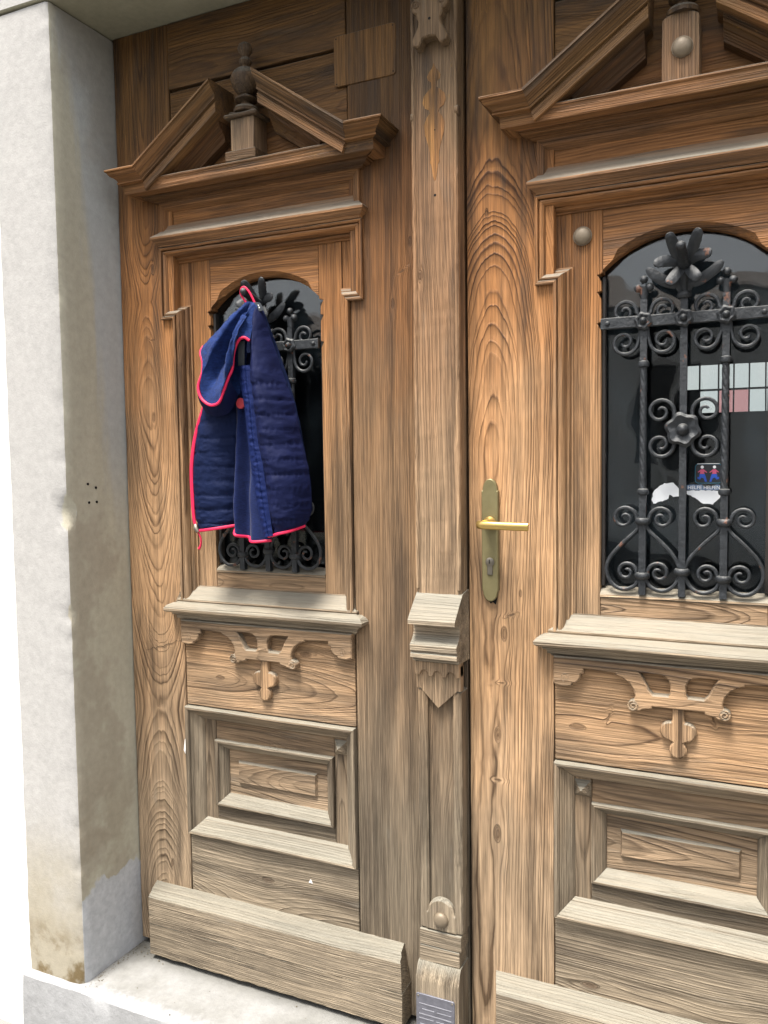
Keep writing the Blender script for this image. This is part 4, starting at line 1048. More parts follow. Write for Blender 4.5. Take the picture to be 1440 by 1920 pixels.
# ------------------------------------------------------------------ masonry
def make_reveal():
    t = NT('door_surround_plaster')
    P = t.pos(); X, Y, Z = t.sep(P)
    N_ = t.n('ShaderNodeNewGeometry').outputs['Normal']
    nx, ny, nz = t.sep(N_)
    a = t.noise(P, 2.2, 5, 0.6); b = t.noise(P, 9, 5, 0.62); f = t.noise(P, 60, 5, 0.65)
    vz = t.noise(t.comb(t.math('MULTIPLY', X, 26), t.math('MULTIPLY', Y, 26), t.math('MULTIPLY', Z, 2.4)), 1.0, 4, 0.6)
    # the face on the street: pale plaster, stained ochre and grey near the step
    face = t.mix(b, (0.301, 0.293, 0.280, 1), (0.340, 0.329, 0.313, 1))
    lowf = t.math('SUBTRACT', 1.0, t.smooth(t.math('ADD', Z, t.math('MULTIPLY', t.math('SUBTRACT', b, 0.5), 0.35)), 0.05, 0.48))
    face = t.mix(t.math('MULTIPLY', lowf, 0.8), face, (0.272, 0.238, 0.168, 1))
    och = t.math('MULTIPLY', t.smooth(t.noise(P, 14, 4, 0.6), 0.46, 0.62), t.math('SUBTRACT', 1.0, t.smooth(t.math('ADD', Z, t.math('MULTIPLY', vz, 0.1)), 0.06, 0.22)))
    face = t.mix(och, face, (0.131, 0.095, 0.047, 1))
    # the reveal: green-beige paint, a blue-grey repair running down it, brown bare mortar, a cement patch at the foot
    rev = t.mix(vz, (0.444, 0.422, 0.339, 1), (0.352, 0.331, 0.257, 1))
    d = t.math('ADD', Y, t.math('MULTIPLY', t.math('SUBTRACT', vz, 0.5), 0.11))
    # the grey band drifts from the street edge (high up) to the door (lower down)
    band = t.math('SUBTRACT', d, t.math('MULTIPLY_ADD', Z, -0.105, 0.085))
    bl = t.math('MULTIPLY', t.smooth(band, -0.035, 0.005), t.smooth(Z, 0.95, 1.35))
    rev = t.mix(t.math('MULTIPLY', bl, 0.9), rev, (0.373, 0.391, 0.391, 1))
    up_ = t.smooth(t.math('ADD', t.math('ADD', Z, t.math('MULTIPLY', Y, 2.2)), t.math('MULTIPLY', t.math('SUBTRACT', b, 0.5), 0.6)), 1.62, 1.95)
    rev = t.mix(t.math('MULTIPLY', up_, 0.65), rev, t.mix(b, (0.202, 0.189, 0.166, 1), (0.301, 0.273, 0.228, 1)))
    brn = t.math('MULTIPLY', t.smooth(t.math('ADD', t.noise(P, 6, 4, 0.6), t.math('MULTIPLY', Y, -1.3)), 0.60, 0.70), t.math('SUBTRACT', 1.0, t.smooth(Z, 1.05, 1.15)))
    rev = t.mix(t.math('MULTIPLY', brn, 0.45), rev, (0.271, 0.232, 0.182, 1))
    dk = t.math('MULTIPLY', t.smooth(t.noise(P, 8, 4, 0.6), 0.42, 0.6), t.math('MULTIPLY', t.smooth(Z, 0.2, 0.26), t.math('SUBTRACT', 1.0, t.smooth(Z, 0.36, 0.55))))
    rev = t.mix(t.math('MULTIPLY', dk, 0.5), rev, (0.252, 0.212, 0.157, 1))
    cem = t.math('SUBTRACT', 1.0, t.smooth(t.math('ADD', Z, t.math('MULTIPLY', t.math('SUBTRACT', b, 0.5), 0.14)), 0.212, 0.222))
    rev = t.mix(cem, rev, t.mix(f, (0.343, 0.355, 0.373, 1), (0.485, 0.493, 0.505, 1)))
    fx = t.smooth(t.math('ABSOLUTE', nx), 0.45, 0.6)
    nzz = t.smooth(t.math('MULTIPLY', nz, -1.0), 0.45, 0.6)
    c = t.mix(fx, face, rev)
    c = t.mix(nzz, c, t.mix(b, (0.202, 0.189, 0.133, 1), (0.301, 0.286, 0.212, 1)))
    k = t.math('MULTIPLY_ADD', f, 0.44, 0.78)
    c = t.mix(1.0, c, t.comb(k, k, k), 'MULTIPLY')
    h = t.math('ADD', t.math('MULTIPLY', f, 0.6), t.math('MULTIPLY', b, 1.6))
    h = t.math('ADD', h, t.math('MULTIPLY', t.noise(P, 240, 3, 0.6), 0.35))
    t.bsdf(c, 0.85, t.bump(h, 0.4, 0.0022), 0.2)
    return t.m
REVEAL = make_reveal()

def make_plaster(name, c0, c1, bs=0.4):
    t = NT(name)
    P = t.pos()
    a = t.noise(P, 3, 5, 0.6); f = t.noise(P, 120, 4, 0.6)
    c = t.mix(a, (*c0, 1), (*c1, 1))
    t.bsdf(c, 0.9, t.bump(t.math('ADD', f, t.math('MULTIPLY', t.noise(P, 22, 3), 1.5)), bs, 0.002), 0.2)
    return t.m
FACADE = make_plaster('white_render', (0.54, 0.55, 0.535), (0.60, 0.60, 0.59))

def make_stone():
    t = NT('worn_step_stone')
    P = t.pos(); X, Y, Z = t.sep(P)
    a = t.noise(P, 5, 6, 0.62); f = t.noise(P, 55, 5, 0.7)
    c = t.ramp(a, [(0.3, (0.132, 0.129, 0.117)), (0.5, (0.194, 0.191, 0.180)), (0.7, (0.242, 0.241, 0.234))])
    ed = t.smooth(t.math('ADD', t.math('MULTIPLY', Y, -1.0), t.math('MULTIPLY', t.math('SUBTRACT', f, 0.5), 0.06)), 0.165, 0.205)
    c = t.mix(t.math('MULTIPLY', ed, 0.6), c, (0.291, 0.295, 0.304, 1))
    k = t.math('MULTIPLY_ADD', f, 0.5, 0.75)
    c = t.mix(1.0, c, t.comb(k, k, k), 'MULTIPLY')
    dirt = t.math('MULTIPLY', t.smooth(t.math('ADD', Y, t.math('MULTIPLY', t.math('SUBTRACT', a, 0.5), 0.10)), -0.085, -0.02), 0.7)
    c = t.mix(dirt, c, (0.070, 0.066, 0.055, 1))
    t.bsdf(c, 0.9, t.bump(t.math('ADD', t.math('MULTIPLY', f, 0.7), a), 0.7, 0.004), 0.2)
    return t.m
STONE = make_stone()

def grid_sheet(name, fn, nu, nv, mat, parent=None, smooth=40, **kw):
    V = [fn(i / nu, j / nv) for j in range(nv + 1) for i in range(nu + 1)]
    F = [(j * (nu + 1) + i, j * (nu + 1) + i + 1, (j + 1) * (nu + 1) + i + 1, (j + 1) * (nu + 1) + i) for j in range(nv) for i in range(nu)]
    return obj(name, V, F, mat, parent, smooth=smooth, **kw)

def surround(xin, xout, s, label):
    """plaster jamb: L-shaped in plan with a chipped arris; xin = face of the reveal, xout = outer edge"""
    secs = []
    nz = 150
    V, F = [], []
    rnd = random.Random(5 if s > 0 else 9)
    for j in range(nz + 1):
        z = -0.004 + (2.2145 + 0.004) * j / nz
        q = Vector((3.1, 0.7, z * 26))
        chip = max(0, noise.noise(Vector((0.3 * s, 1.7, z * 17))) - 0.10) * 0.030 * (1.0 if z < 1.15 else 0.35) + max(0, noise.noise(Vector((2.3, 5.7, z * 60))) - 0.12) * 0.014
        w = noise.noise(Vector((9.1, 2.2, z * 3.0))) * 0.0020
        e2 = noise.noise(Vector((4.4, 8.2, z * 24))) * 0.0025
        yf = -0.1948
        row = [(xin, 0.055, z), (xin + s * w * 0.4, 0.0, z), (xin + s * w, -0.06, z), (xin + s * w, -0.12, z), (xin + s * w, -0.165, z), (xin + s * w * 0.6, yf + 0.010 + chip, z), (xin - s * (0.0018 + chip * 0.35), yf + 0.0032 + chip * 0.5, z),
               (xin - s * (0.008 + chip), yf, z), (xin - s * 0.05, yf - 0.0006 + w * 0.5, z), (xin - s * 0.10, yf + w * 0.5, z), (xout + s * 0.006 + e2, yf, z), (xout + e2, yf + 0.004, z), (xout + e2, 0.055, z)]
        V += row
    m_ = 13
    for j in range(nz):
        for i in range(m_ - 1):
            F.append((j * m_ + i, j * m_ + i + 1, (j + 1) * m_ + i + 1, (j + 1) * m_ + i))
    F.append(tuple(range(m_))); F.append(tuple(nz * m_ + i for i in range(m_)))
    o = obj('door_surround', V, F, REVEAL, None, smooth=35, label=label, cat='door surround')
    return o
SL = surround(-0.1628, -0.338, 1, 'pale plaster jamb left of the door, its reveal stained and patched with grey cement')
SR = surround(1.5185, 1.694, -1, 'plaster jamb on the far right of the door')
for y, z in ((-0.1278, 1.1666), (-0.1030, 1.1574), (-0.1260, 1.1236), (-0.1018, 1.1239)):
    lathe('drill_hole', SL, (-0.1632, y, z), (1, 0, 0), [(0.0030, 0), (0.0030, 0.0016), (0.0024, 0.0017)], BLACK, 10)
# lintel
def lint(u, v): pass
nx_ = 60
V, F = [], []
secL = [(-0.0, 2.60), (-0.2000, 2.60), (-0.2000, 2.2225), (-0.1975, 2.2195), (-0.193, 2.2185), (-0.10, 2.2185), (0.055, 2.2185)]
secL[0] = (0.055, 2.60)
for j in range(nx_ + 1):
    x = -0.345 + 2.046 * j / nx_
    for (y, z) in secL:
        d = jit((x, y, z), 0.0022, 12)
        V.append((x, y + d.y, z + d.z))
for j in range(nx_):
    for i in range(7):
        q = (i + 1) % 7
        F.append((j * 7 + i, j * 7 + q, (j + 1) * 7 + q, (j + 1) * 7 + i))
F.append(tuple(range(7))); F.append(tuple(nx_ * 7 + i for i in range(7)))
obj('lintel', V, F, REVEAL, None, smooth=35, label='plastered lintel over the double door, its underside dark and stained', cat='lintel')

# step
V, F = [], []
nx_ = 90
for j in range(nx_ + 1):
    x = -0.3455 + 2.06 * j / nx_
    row = [(0.12, -0.010), (0.02, -0.005), (-0.06, -0.002), (-0.13, -0.001), (-0.185, -0.0015), (-0.203, -0.0055), (-0.2095, -0.013), (-0.2110, -0.05), (-0.2130, -0.11), (-0.2130, -0.18)]
    for (y, z) in row:
        if x < -0.165: y2 = y
        else: y2 = y
        d = jit((x, y, z), 0.0030, 26) + jit((x, y, z), 0.0015, 90)
        V.append((x, y2 + d.y, z + d.z * (0.4 if y > -0.18 else 1.0)))
for j in range(nx_):
    for i in range(9):
        F.append((j * 10 + i, j * 10 + i + 1, (j + 1) * 10 + i + 1, (j + 1) * 10 + i))
V0 = len(V)
F.append(tuple(range(10))); F.append(tuple(nx_ * 10 + i for i in range(10)))
obj('doorstep', V, F, STONE, None, smooth=35, label='worn pale stone doorstep under the double door', cat='doorstep')

rnd = random.Random(11)
V, F = [], []
for k in range(420):
    if rnd.random() < 0.6:
        x, y = rnd.uniform(-0.158, 0.72), -0.016 - abs(rnd.gauss(0, 0.014))
    elif rnd.random() < 0.5:
        x, y = -0.158 + abs(rnd.gauss(0, 0.012)), rnd.uniform(-0.20, -0.01)
    else:
        x, y = rnd.uniform(-0.158, 1.4), rnd.uniform(-0.20, -0.01)
    r = rnd.uniform(0.0006, 0.0022) * (1.6 if rnd.random() < 0.08 else 1)
    z = -0.0018
    b0 = len(V)
    for q in ((1, 0, 0), (-1, 0, 0), (0, 1, 0), (0, -1, 0), (0, 0, 0.8), (0, 0, -0.5)):
        V.append((x + q[0] * r * rnd.uniform(0.6, 1.3), y + q[1] * r * rnd.uniform(0.6, 1.3), z + r * 0.4 + q[2] * r))
    for a_, b_, c_ in ((0, 2, 4), (2, 1, 4), (1, 3, 4), (3, 0, 4), (2, 0, 5), (1, 2, 5), (3, 1, 5), (0, 3, 5)):
        F.append((b0 + a_, b0 + b_, b0 + c_))
obj('grit', V, F, simple('street_grit', (0.12, 0.105, 0.08), 0.9, 0.2, 0, 0.6, 400), None, kind='stuff')

# facade around it
def boxobj(name, x0, x1, y0, y1, z0, z1, mat, parent=None, **kw):
    V = [(x, y, z) for z in (z0, z1) for y in (y0, y1) for x in (x0, x1)]
    F = [(0, 1, 3, 2), (4, 5, 7, 6), (0, 1, 5, 4), (2, 3, 7, 6), (0, 2, 6, 4), (1, 3, 7, 5)]
    return obj(name, V, F, mat, parent, **kw)
fac = thing('house', 'white rendered house that the old double door opens into', 'house', (0.68, -0.19, -0.17))
inv = Matrix.Translation((-0.68, 0.19, 0.17))
def fpart(name, *a):
    o = boxobj(name, *a, FACADE, fac); o.matrix_parent_inverse = inv; return o
fpart('wall', -7.0, -0.3365, -0.1885, 0.055, -0.20, 2.2155)
fpart('wall', 1.6925, 8.0, -0.1885, 0.055, -0.20, 2.2155)
fpart('wall', -7.0, 8.0, -0.1880, 0.055, 2.2155 + 0.388, 7.5)
fpart('wall', -7.0, -0.348, -0.1880, 0.055, 2.2165, 2.603)
fpart('wall', 1.704, 8.0, -0.1880, 0.055, 2.2165, 2.603)

# dark hallway behind the glass, with the glazed back door far inside
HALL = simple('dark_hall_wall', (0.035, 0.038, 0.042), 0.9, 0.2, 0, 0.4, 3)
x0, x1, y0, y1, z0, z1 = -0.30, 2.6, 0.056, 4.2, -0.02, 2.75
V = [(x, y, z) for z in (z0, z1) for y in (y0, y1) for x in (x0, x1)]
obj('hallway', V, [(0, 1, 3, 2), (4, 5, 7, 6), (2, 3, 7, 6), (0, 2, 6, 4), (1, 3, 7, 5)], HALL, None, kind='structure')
bw = thing('back_door', 'glazed back door with bright barred panes at the end of the dark hall', 'door', (1.35, 3.5, 0.0))
bwi = Matrix.Translation((-1.35, -3.5, 0.0))
def bpart(name, a, mat):
    o = boxobj(name, *a, mat, bw); o.matrix_parent_inverse = bwi; return o
def emit(name, c, s):
    t = NT(name)
    e = t.n('ShaderNodeEmission')
    n = t.noise(t.pos(), 3.0, 2)
    t.put(e.inputs['Color'], t.mix(n, (*c, 1), (c[0] * 0.75, c[1] * 0.82, c[2] * 0.85, 1)))
    e.inputs['Strength'].default_value = s
    t.t.links.new(e.outputs[0], t.o.inputs['Surface'])
    return t.m
PANE = emit('daylit_back_pane', (0.86, 0.86, 0.82), 0.15)
PPINK = emit('daylit_pink_pane', (0.92, 0.45, 0.44), 0.125)
DKF = simple('dark_back_door_frame', (0.02, 0.02, 0.022), 0.6)
bx = [0.80, 0.905, 1.005, 1.085, 1.165, 1.25, 1.335, 1.43, 1.52]
bpart('door_panel', (0.45, 1.60, 3.53, 3.57, 0.0, 1.455), DKF)
bpart('door_panel', (0.45, 1.60, 3.53, 3.57, 1.725, 2.2), DKF)
bpart('door_panel', (0.45, 0.79, 3.53, 3.57, 1.4555, 1.7245), DKF)
for i in range(len(bx) - 1):
    for (a, b) in ((1.455, 1.577), (1.588, 1.725)):
        pink = i in (2, 3) and a < 1.5
        if i == 0 and a < 1.5: continue
        bpart('pane', (bx[i] + 0.004, bx[i + 1] - 0.004, 3.536, 3.540, a, b), PPINK if pink else PANE)
    bpart('glazing_bar', (bx[i] - 0.004, bx[i] + 0.004, 3.515, 3.5345, 1.455, 1.725), DKF)
bpart('glazing_bar', (0.79, 1.52, 3.5140, 3.5346, 1.5772, 1.5878), DKF)

# ------------------------------------------------------------------ street and the houses across (they light the door and show in its panes)
PAVE = make_plaster('pavement_stone', (0.16, 0.155, 0.145), (0.22, 0.215, 0.20), 0.6)
ROAD = make_plaster('street_asphalt', (0.055, 0.055, 0.055), (0.075, 0.074, 0.072), 0.6)
obj('pavement', [(-30, -2.2, -0.17), (30, -2.2, -0.17), (30, 0.056, -0.17), (-30, 0.056, -0.17), (-30, -2.2, -0.29), (30, -2.2, -0.29)], [(0, 1, 2, 3), (4, 5, 1, 0)], PAVE, None, kind='structure')
obj('road', [(-60, -60, -0.29), (60, -60, -0.29), (60, -2.2, -0.29), (-60, -2.2, -0.29)], [(0, 1, 2, 3)], ROAD, None, kind='structure')
OPP = [make_plaster('grey_render', (0.66, 0.67, 0.66), (0.74, 0.74, 0.72)), make_plaster('cream_render', (0.50, 0.46, 0.36), (0.60, 0.55, 0.44)), make_plaster('dun_render', (0.34, 0.29, 0.23), (0.42, 0.37, 0.30))]
WFR = simple('white_window_frame', (0.72, 0.72, 0.70), 0.5)
DGL = simple('dark_window', (0.02, 0.025, 0.03), 0.1, 0.6)
ROOF = simple('roof_tiles', (0.20, 0.17, 0.15), 0.8, 0.2, 0, 0.3, 8)
lab = ['grey rendered house across the street, opposite the door', 'cream rendered house across the street, left of the grey one', 'dun rendered house across the street, right of the grey one']
for k, (a, b, hh) in enumerate(((-3.5, 3.5, 3.3), (-12.0, -3.55, 3.1), (3.55, 12.0, 3.5))):
    yf = -11.0
    h = thing('house', lab[k], 'house', ((a + b) / 2, yf, -0.17), 'houses across the street')
    hi = Matrix.Translation((-(a + b) / 2, -yf, 0.17))
    def hp_(name, bb, mat, par=h):
        o = boxobj(name, *bb, mat, par)
        if par is h: o.matrix_parent_inverse = hi
        return o
    hp_('wall', (a, b, yf - 6, yf, -0.29, hh), OPP[k])
    V = [(a, yf + 0.35, hh), (b, yf + 0.35, hh), (b, yf - 3, hh + 1.1), (a, yf - 3, hh + 1.1), (a, yf - 6.3, hh), (b, yf - 6.3, hh)]
    o = obj('roof', V, [(0, 1, 2, 3), (3, 2, 5, 4), (0, 3, 4), (1, 2, 5), (0, 1, 5, 4)], ROOF, h); o.matrix_parent_inverse = hi
    n = max(2, int((b - a) / 2.2))
    for i in range(n):
        cx = a + (b - a) * (i + 0.5) / n
        for zb in (0.9,):
            f_ = hp_('window', (cx - 0.55, cx + 0.55, yf, yf + 0.05, zb, zb + 1.6), WFR)
            for s in (-1, 1):
                pa = boxobj('pane', cx + s * 0.25 - 0.20, cx + s * 0.25 + 0.20, yf + 0.03, yf + 0.056, zb + 0.1, zb + 1.5, DGL, f_)
                
# ------------------------------------------------------------------ the jacket
def make_cloth(name, c0, c1, rough, sheen, kind):
    t = NT(name)
    P = t.pos(); X, Y, Z = t.sep(P)
    if kind == 'fleece':
        a = t.noise(t.comb(t.math('MULTIPLY', X, 90), t.math('MULTIPLY', Y, 90), t.math('MULTIPLY', Z, 240)), 1.0, 4, 0.7)
        b = t.noise(P, 60, 4, 0.6)
        f = t.math('MULTIPLY_ADD', a, 0.9, t.math('MULTIPLY', b, 0.5))
        c = t.ramp(f, [(0.42, c0), (0.92, c1)])
        nm = t.bump(t.math('ADD', a, t.noise(P, 700, 3, 0.7)), 0.5, 0.0012)
    elif kind == 'knit':
        a = t.noise(t.comb(t.math('MULTIPLY', X, 130), t.math('MULTIPLY', Y, 130), t.math('MULTIPLY', Z, 620)), 1.0, 4, 0.7)
        c = t.ramp(a, [(0.3, c0), (0.72, c1)])
        nm = t.bump(a, 0.4, 0.0008)
    else:
        a = t.noise(P, 24, 3, 0.6)
        c = t.mix(a, (*c0, 1), (*c1, 1))
        cr = t.noise(t.comb(t.math('MULTIPLY', X, 60), t.math('MULTIPLY', Y, 60), t.math('MULTIPLY', Z, 95)), 1.0, 5, 0.62, 1.2)
        nm = t.bump(t.math('ADD', t.math('MULTIPLY', cr, 0.8), t.math('MULTIPLY', t.noise(P, 1200, 2), 0.05)), 0.35, 0.003)
    b_ = t.bsdf(c, rough, nm, 0.14)
    b_.inputs['Sheen Weight'].default_value = sheen
    b_.inputs['Sheen Roughness'].default_value = 0.5
    return t.m
FLEECE = make_cloth('blue_fleece', (0.0020, 0.0060, 0.030), (0.0105, 0.029, 0.122), 0.9, 0.05, 'fleece')
KNIT = make_cloth('blue_knit', (0.0028, 0.0058, 0.029), (0.0105, 0.020, 0.084), 0.9, 0.05, 'knit')
SHELL = make_cloth('navy_quilted_shell', (0.0018, 0.0038, 0.024), (0.0032, 0.0066, 0.040), 0.72, 0.0, 'shell')
SHELL2 = make_cloth('navy_shell_left_panel', (0.0012, 0.0044, 0.024), (0.0024, 0.0080, 0.038), 0.72, 0.0, 'shell')
BAND = make_cloth('blue_placket', (0.0024, 0.0072, 0.046), (0.0050, 0.0130, 0.072), 0.7, 0.0, 'shell')
PINK = simple('neon_pink_trim', (0.52, 0.012, 0.060), 0.55, 0.3, 0, 0.08, 120)
TAGM = simple('charcoal_label', (0.035, 0.040, 0.045), 0.5, 0.3, 0, 0.15, 60)
BADGE = simple('coral_badge', (0.36, 0.035, 0.045), 0.55, 0.3, 0, 0.1, 90)

J = thing('jacket', 'navy quilted hooded jacket with neon pink piping hung on the iron grille', 'jacket', (0.24, -0.06, 1.04))
JI = Matrix.Translation((-0.24, 0.06, -1.04))
def jput(o):
    o.matrix_parent_inverse = JI
    return o

def patch(name, rows, nu, nv, disp, mat, thick=0.003):
    rows = [catmull(r, nu) for r in rows]
    cols = [catmull([r[i] for r in rows], nv) for i in range(nu)]
    G = [[cols[i][j] for i in range(nu)] for j in range(nv)]
    def nrm(i, j):
        a = G[j][min(i + 1, nu - 1)] - G[j][max(i - 1, 0)]
        b = G[min(j + 1, nv - 1)][i] - G[max(j - 1, 0)][i]
        n = a.cross(b)
        if n.length < 1e-12: return Vector((0, -1, 0))
        n.normalize()
        return -n if n.y > 0 else n
    NN = [[nrm(i, j) for i in range(nu)] for j in range(nv)]
    V, F = [], []
    for j in range(nv):
        for i in range(nu):
            V.append(G[j][i] + NN[j][i] * (disp(i / (nu - 1), j / (nv - 1), G[j][i]) if disp else 0))
    off = nu * nv
    for j in range(nv):
        for i in range(nu):
            V.append(V[j * nu + i] - NN[j][i] * thick)
    for j in range(nv - 1):
        for i in range(nu - 1):
            a = j * nu + i
            F.append((a, a + 1, a + nu + 1, a + nu)); F.append((off + a + nu, off + a + nu + 1, off + a + 1, off + a))
    bd = [i for i in range(nu)] + [j * nu + nu - 1 for j in range(1, nv)] + [(nv - 1) * nu + i for i in range(nu - 2, -1, -1)] + [j * nu for j in range(nv - 2, 0, -1)]
    for k in range(len(bd)):
        a, b = bd[k], bd[(k + 1) % len(bd)]
        F.append((a, b, off + b, off + a))
    return jput(obj(name, V, F, mat, J, smooth=60))

def nz3(p, s, o=0.0): return noise.noise(Vector((p.x * s + o, p.y * s, p.z * s)))
def nzs(p, sx, sz, o=0.0): return noise.fractal(Vector((p.x * sx + o, p.z * sz, o)), 0.8, 2.0, 4)

def quilt(z0, pitch, depth, wr=0.0035, seedo=0.0):
    def f(u, v, p):
        w = (p.z - z0) / pitch + 0.07 * nzs(p, 9, 9, seedo)
        w -= math.floor(w)
        puff = (1 - abs(2 * w - 1) ** 5) * depth
        e = min(1.0, min(u, 1 - u) / 0.06)
        fold = wr * nzs(p, 16, 34, seedo + 3) + 0.0010 * nzs(p, 60, 100, seedo + 8)
        pull = 0.0022 * math.sin((p.x * 900 + 6 * nz3(p, 40, seedo))) * math.exp(-((min(w, 1 - w)) / 0.16) ** 2)
        bid = math.floor((p.z - z0) / pitch)
        puff *= 0.45 + 1.1 * abs(noise.noise(Vector((bid * 3.7 + seedo, p.x * 14, 1.3))))
        return (puff + fold) * (0.35 + 0.65 * e) + pull * 0.5
    return f

# back of the jacket, closing the volume
patch('jacket_back', [[(0.235, -0.030, 1.545), (0.250, -0.030, 1.548), (0.262, -0.030, 1.545)], [(0.160, -0.012, 1.46), (0.225, -0.022, 1.46), (0.290, -0.018, 1.46)], [(0.118, -0.018, 1.36), (0.22, -0.026, 1.36), (0.325, -0.016, 1.36)],
                      [(0.100, -0.020, 1.25), (0.22, -0.026, 1.25), (0.350, -0.016, 1.25)], [(0.092, -0.022, 1.12), (0.22, -0.026, 1.12), (0.368, -0.016, 1.12)], [(0.104, -0.026, 1.075), (0.22, -0.026, 1.062), (0.355, -0.018, 1.085)]], 24, 40, lambda u, v, p: 0.003 * nzs(p, 30, 30), SHELL2)
# inside of the jacket hanging in two folds
patch('lining', [[(0.190, -0.040, 1.44), (0.215, -0.048, 1.45), (0.235, -0.050, 1.45), (0.255, -0.052, 1.45), (0.272, -0.050, 1.44)],
                 [(0.196, -0.046, 1.33), (0.214, -0.062, 1.33), (0.228, -0.054, 1.33), (0.250, -0.066, 1.33), (0.275, -0.060, 1.33)],
                 [(0.196, -0.046, 1.22), (0.212, -0.070, 1.22), (0.232, -0.050, 1.22), (0.252, -0.072, 1.22), (0.282, -0.062, 1.22)],
                 [(0.190, -0.046, 1.12), (0.206, -0.074, 1.12), (0.228, -0.050, 1.12), (0.252, -0.076, 1.12), (0.292, -0.064, 1.12)],
                 [(0.188, -0.046, 1.07), (0.208, -0.074, 1.055), (0.228, -0.050, 1.050), (0.254, -0.078, 1.043), (0.296, -0.066, 1.046)]], 40, 60, lambda u, v, p: 0.0015 * nzs(p, 40, 18), KNIT)
jput(tube('hem_trim', J, catmull([(0.190, -0.048, 1.066), (0.208, -0.0755, 1.053), (0.228, -0.052, 1.047), (0.254, -0.079, 1.040), (0.296, -0.067, 1.043)], 40), 0.0032, PINK, n=8, ref=(0, 1, 0)))
# left front panel
LP = [(1.352, 0.124, 0.205), (1.300, 0.105, 0.208), (1.247, 0.092, 0.207), (1.195, 0.0855, 0.205), (1.134, 0.0865, 0.203), (1.090, 0.089, 0.200)]
rows = [[(a, -0.058, z), (a + (b - a) * 0.3, -0.076, z), (a + (b - a) * 0.68, -0.072, z), (b, -0.044, z)] for z, a, b in LP]
rows.append([(0.098, -0.058, 1.0600), (0.130, -0.074, 1.0640), (0.165, -0.070, 1.0690), (0.198, -0.046, 1.0740)])
patch('front_panel', rows, 44, 110, quilt(1.0755, 0.0320, 0.0024, 0.0024, 2.0), SHELL2, 0.004)
pk = [(0.123, -0.059, 1.345), (0.103, -0.060, 1.296), (0.090, -0.061, 1.247), (0.083, -0.061, 1.195), (0.0835, -0.061, 1.134), (0.0865, -0.061, 1.083), (0.096, -0.061, 1.058)]
jput(tube('zip_tape', J, catmull(pk, 50), lambda t: 0.0036 + 0.0012 * math.sin(math.pi * t), PINK, n=8, ref=(0, 1, 0), flat=0.6))
jput(tube('hem_trim', J, catmull([(0.098, -0.060, 1.0585), (0.130, -0.077, 1.0625), (0.165, -0.073, 1.0675), (0.198, -0.048, 1.0730)], 24), 0.0036, PINK, n=8, ref=(0, 1, 0)))
# right front panel
RP = [(1.556, 0.258, 0.267, -0.052, -0.046), (1.512, 0.256, 0.281, -0.066, -0.044), (1.471, 0.258, 0.292, -0.074, -0.040), (1.420, 0.262, 0.309, -0.082, -0.038), (1.382, 0.266, 0.323, -0.086, -0.036), (1.340, 0.272, 0.339, -0.088, -0.034),
      (1.300, 0.276, 0.348, -0.088, -0.034), (1.255, 0.281, 0.357, -0.088, -0.034), (1.215, 0.291, 0.368, -0.088, -0.034), (1.176, 0.298, 0.375, -0.088, -0.034), (1.126, 0.303, 0.377, -0.088, -0.034), (1.095, 0.308, 0.374, -0.086, -0.034)]
rows = [[(a, ya, z), (a + (b - a) * 0.35, min(ya, yb) - 0.014 * min(1, (1.57 - z) / 0.12), z), (a + (b - a) * 0.75, (ya + yb) / 2 - 0.016 * min(1, (1.57 - z) / 0.12), z), (b, yb, z)] for z, a, b, ya, yb in RP]
rows.append([(0.312, -0.080, 1.0590), (0.330, -0.090, 1.0635), (0.350, -0.076, 1.0680), (0.364, -0.040, 1.0750)])
qf = quilt(1.0580, 0.0318, 0.0026, 0.0030, 7.0)
def qr(u, v, p):
    k = min(1.0, max(0.0, (1.425 - p.z) / 0.04))
    return qf(u, v, p) * k + (1 - k) * (0.004 * nzs(p, 22, 14, 4.0))
patch('front_panel', rows, 44, 150, qr, SHELL, 0.004)
jput(tube('hem_trim', J, catmull([(0.296, -0.079, 1.0530), (0.312, -0.084, 1.0560), (0.330, -0.093, 1.0605), (0.350, -0.079, 1.0655), (0.365, -0.043, 1.0740)], 28), 0.0034, PINK, n=8, ref=(0, 1, 0)))
# placket with the other half of the zip
PKL = [(0.235, 1.418), (0.236, 1.383), (0.245, 1.333), (0.251, 1.276), (0.257, 1.220), (0.266, 1.160), (0.277, 1.096), (0.288, 1.051)]
PKR = [(0.266, 1.418), (0.270, 1.381), (0.276, 1.330), (0.281, 1.262), (0.291, 1.215), (0.2985, 1.165), (0.306, 1.110), (0.314, 1.056)]
rows = [[(a[0], -0.084, a[1]), ((a[0] + b[0]) / 2, -0.094, (a[1] + b[1]) / 2), (b[0], -0.089, b[1])] for a, b in zip(PKL, PKR)]
patch('zip_placket', rows, 16, 150, lambda u, v, p: (0.0012 * nzs(p, 50, 110, 2.0) + 0.0004 * math.sin(p.z * 420 + 5 * nz3(p, 50))) * (0.3 + math.sin(math.pi * u)) - (0.0022 if 0.60 < u < 0.68 else 0), BAND, 0.003)
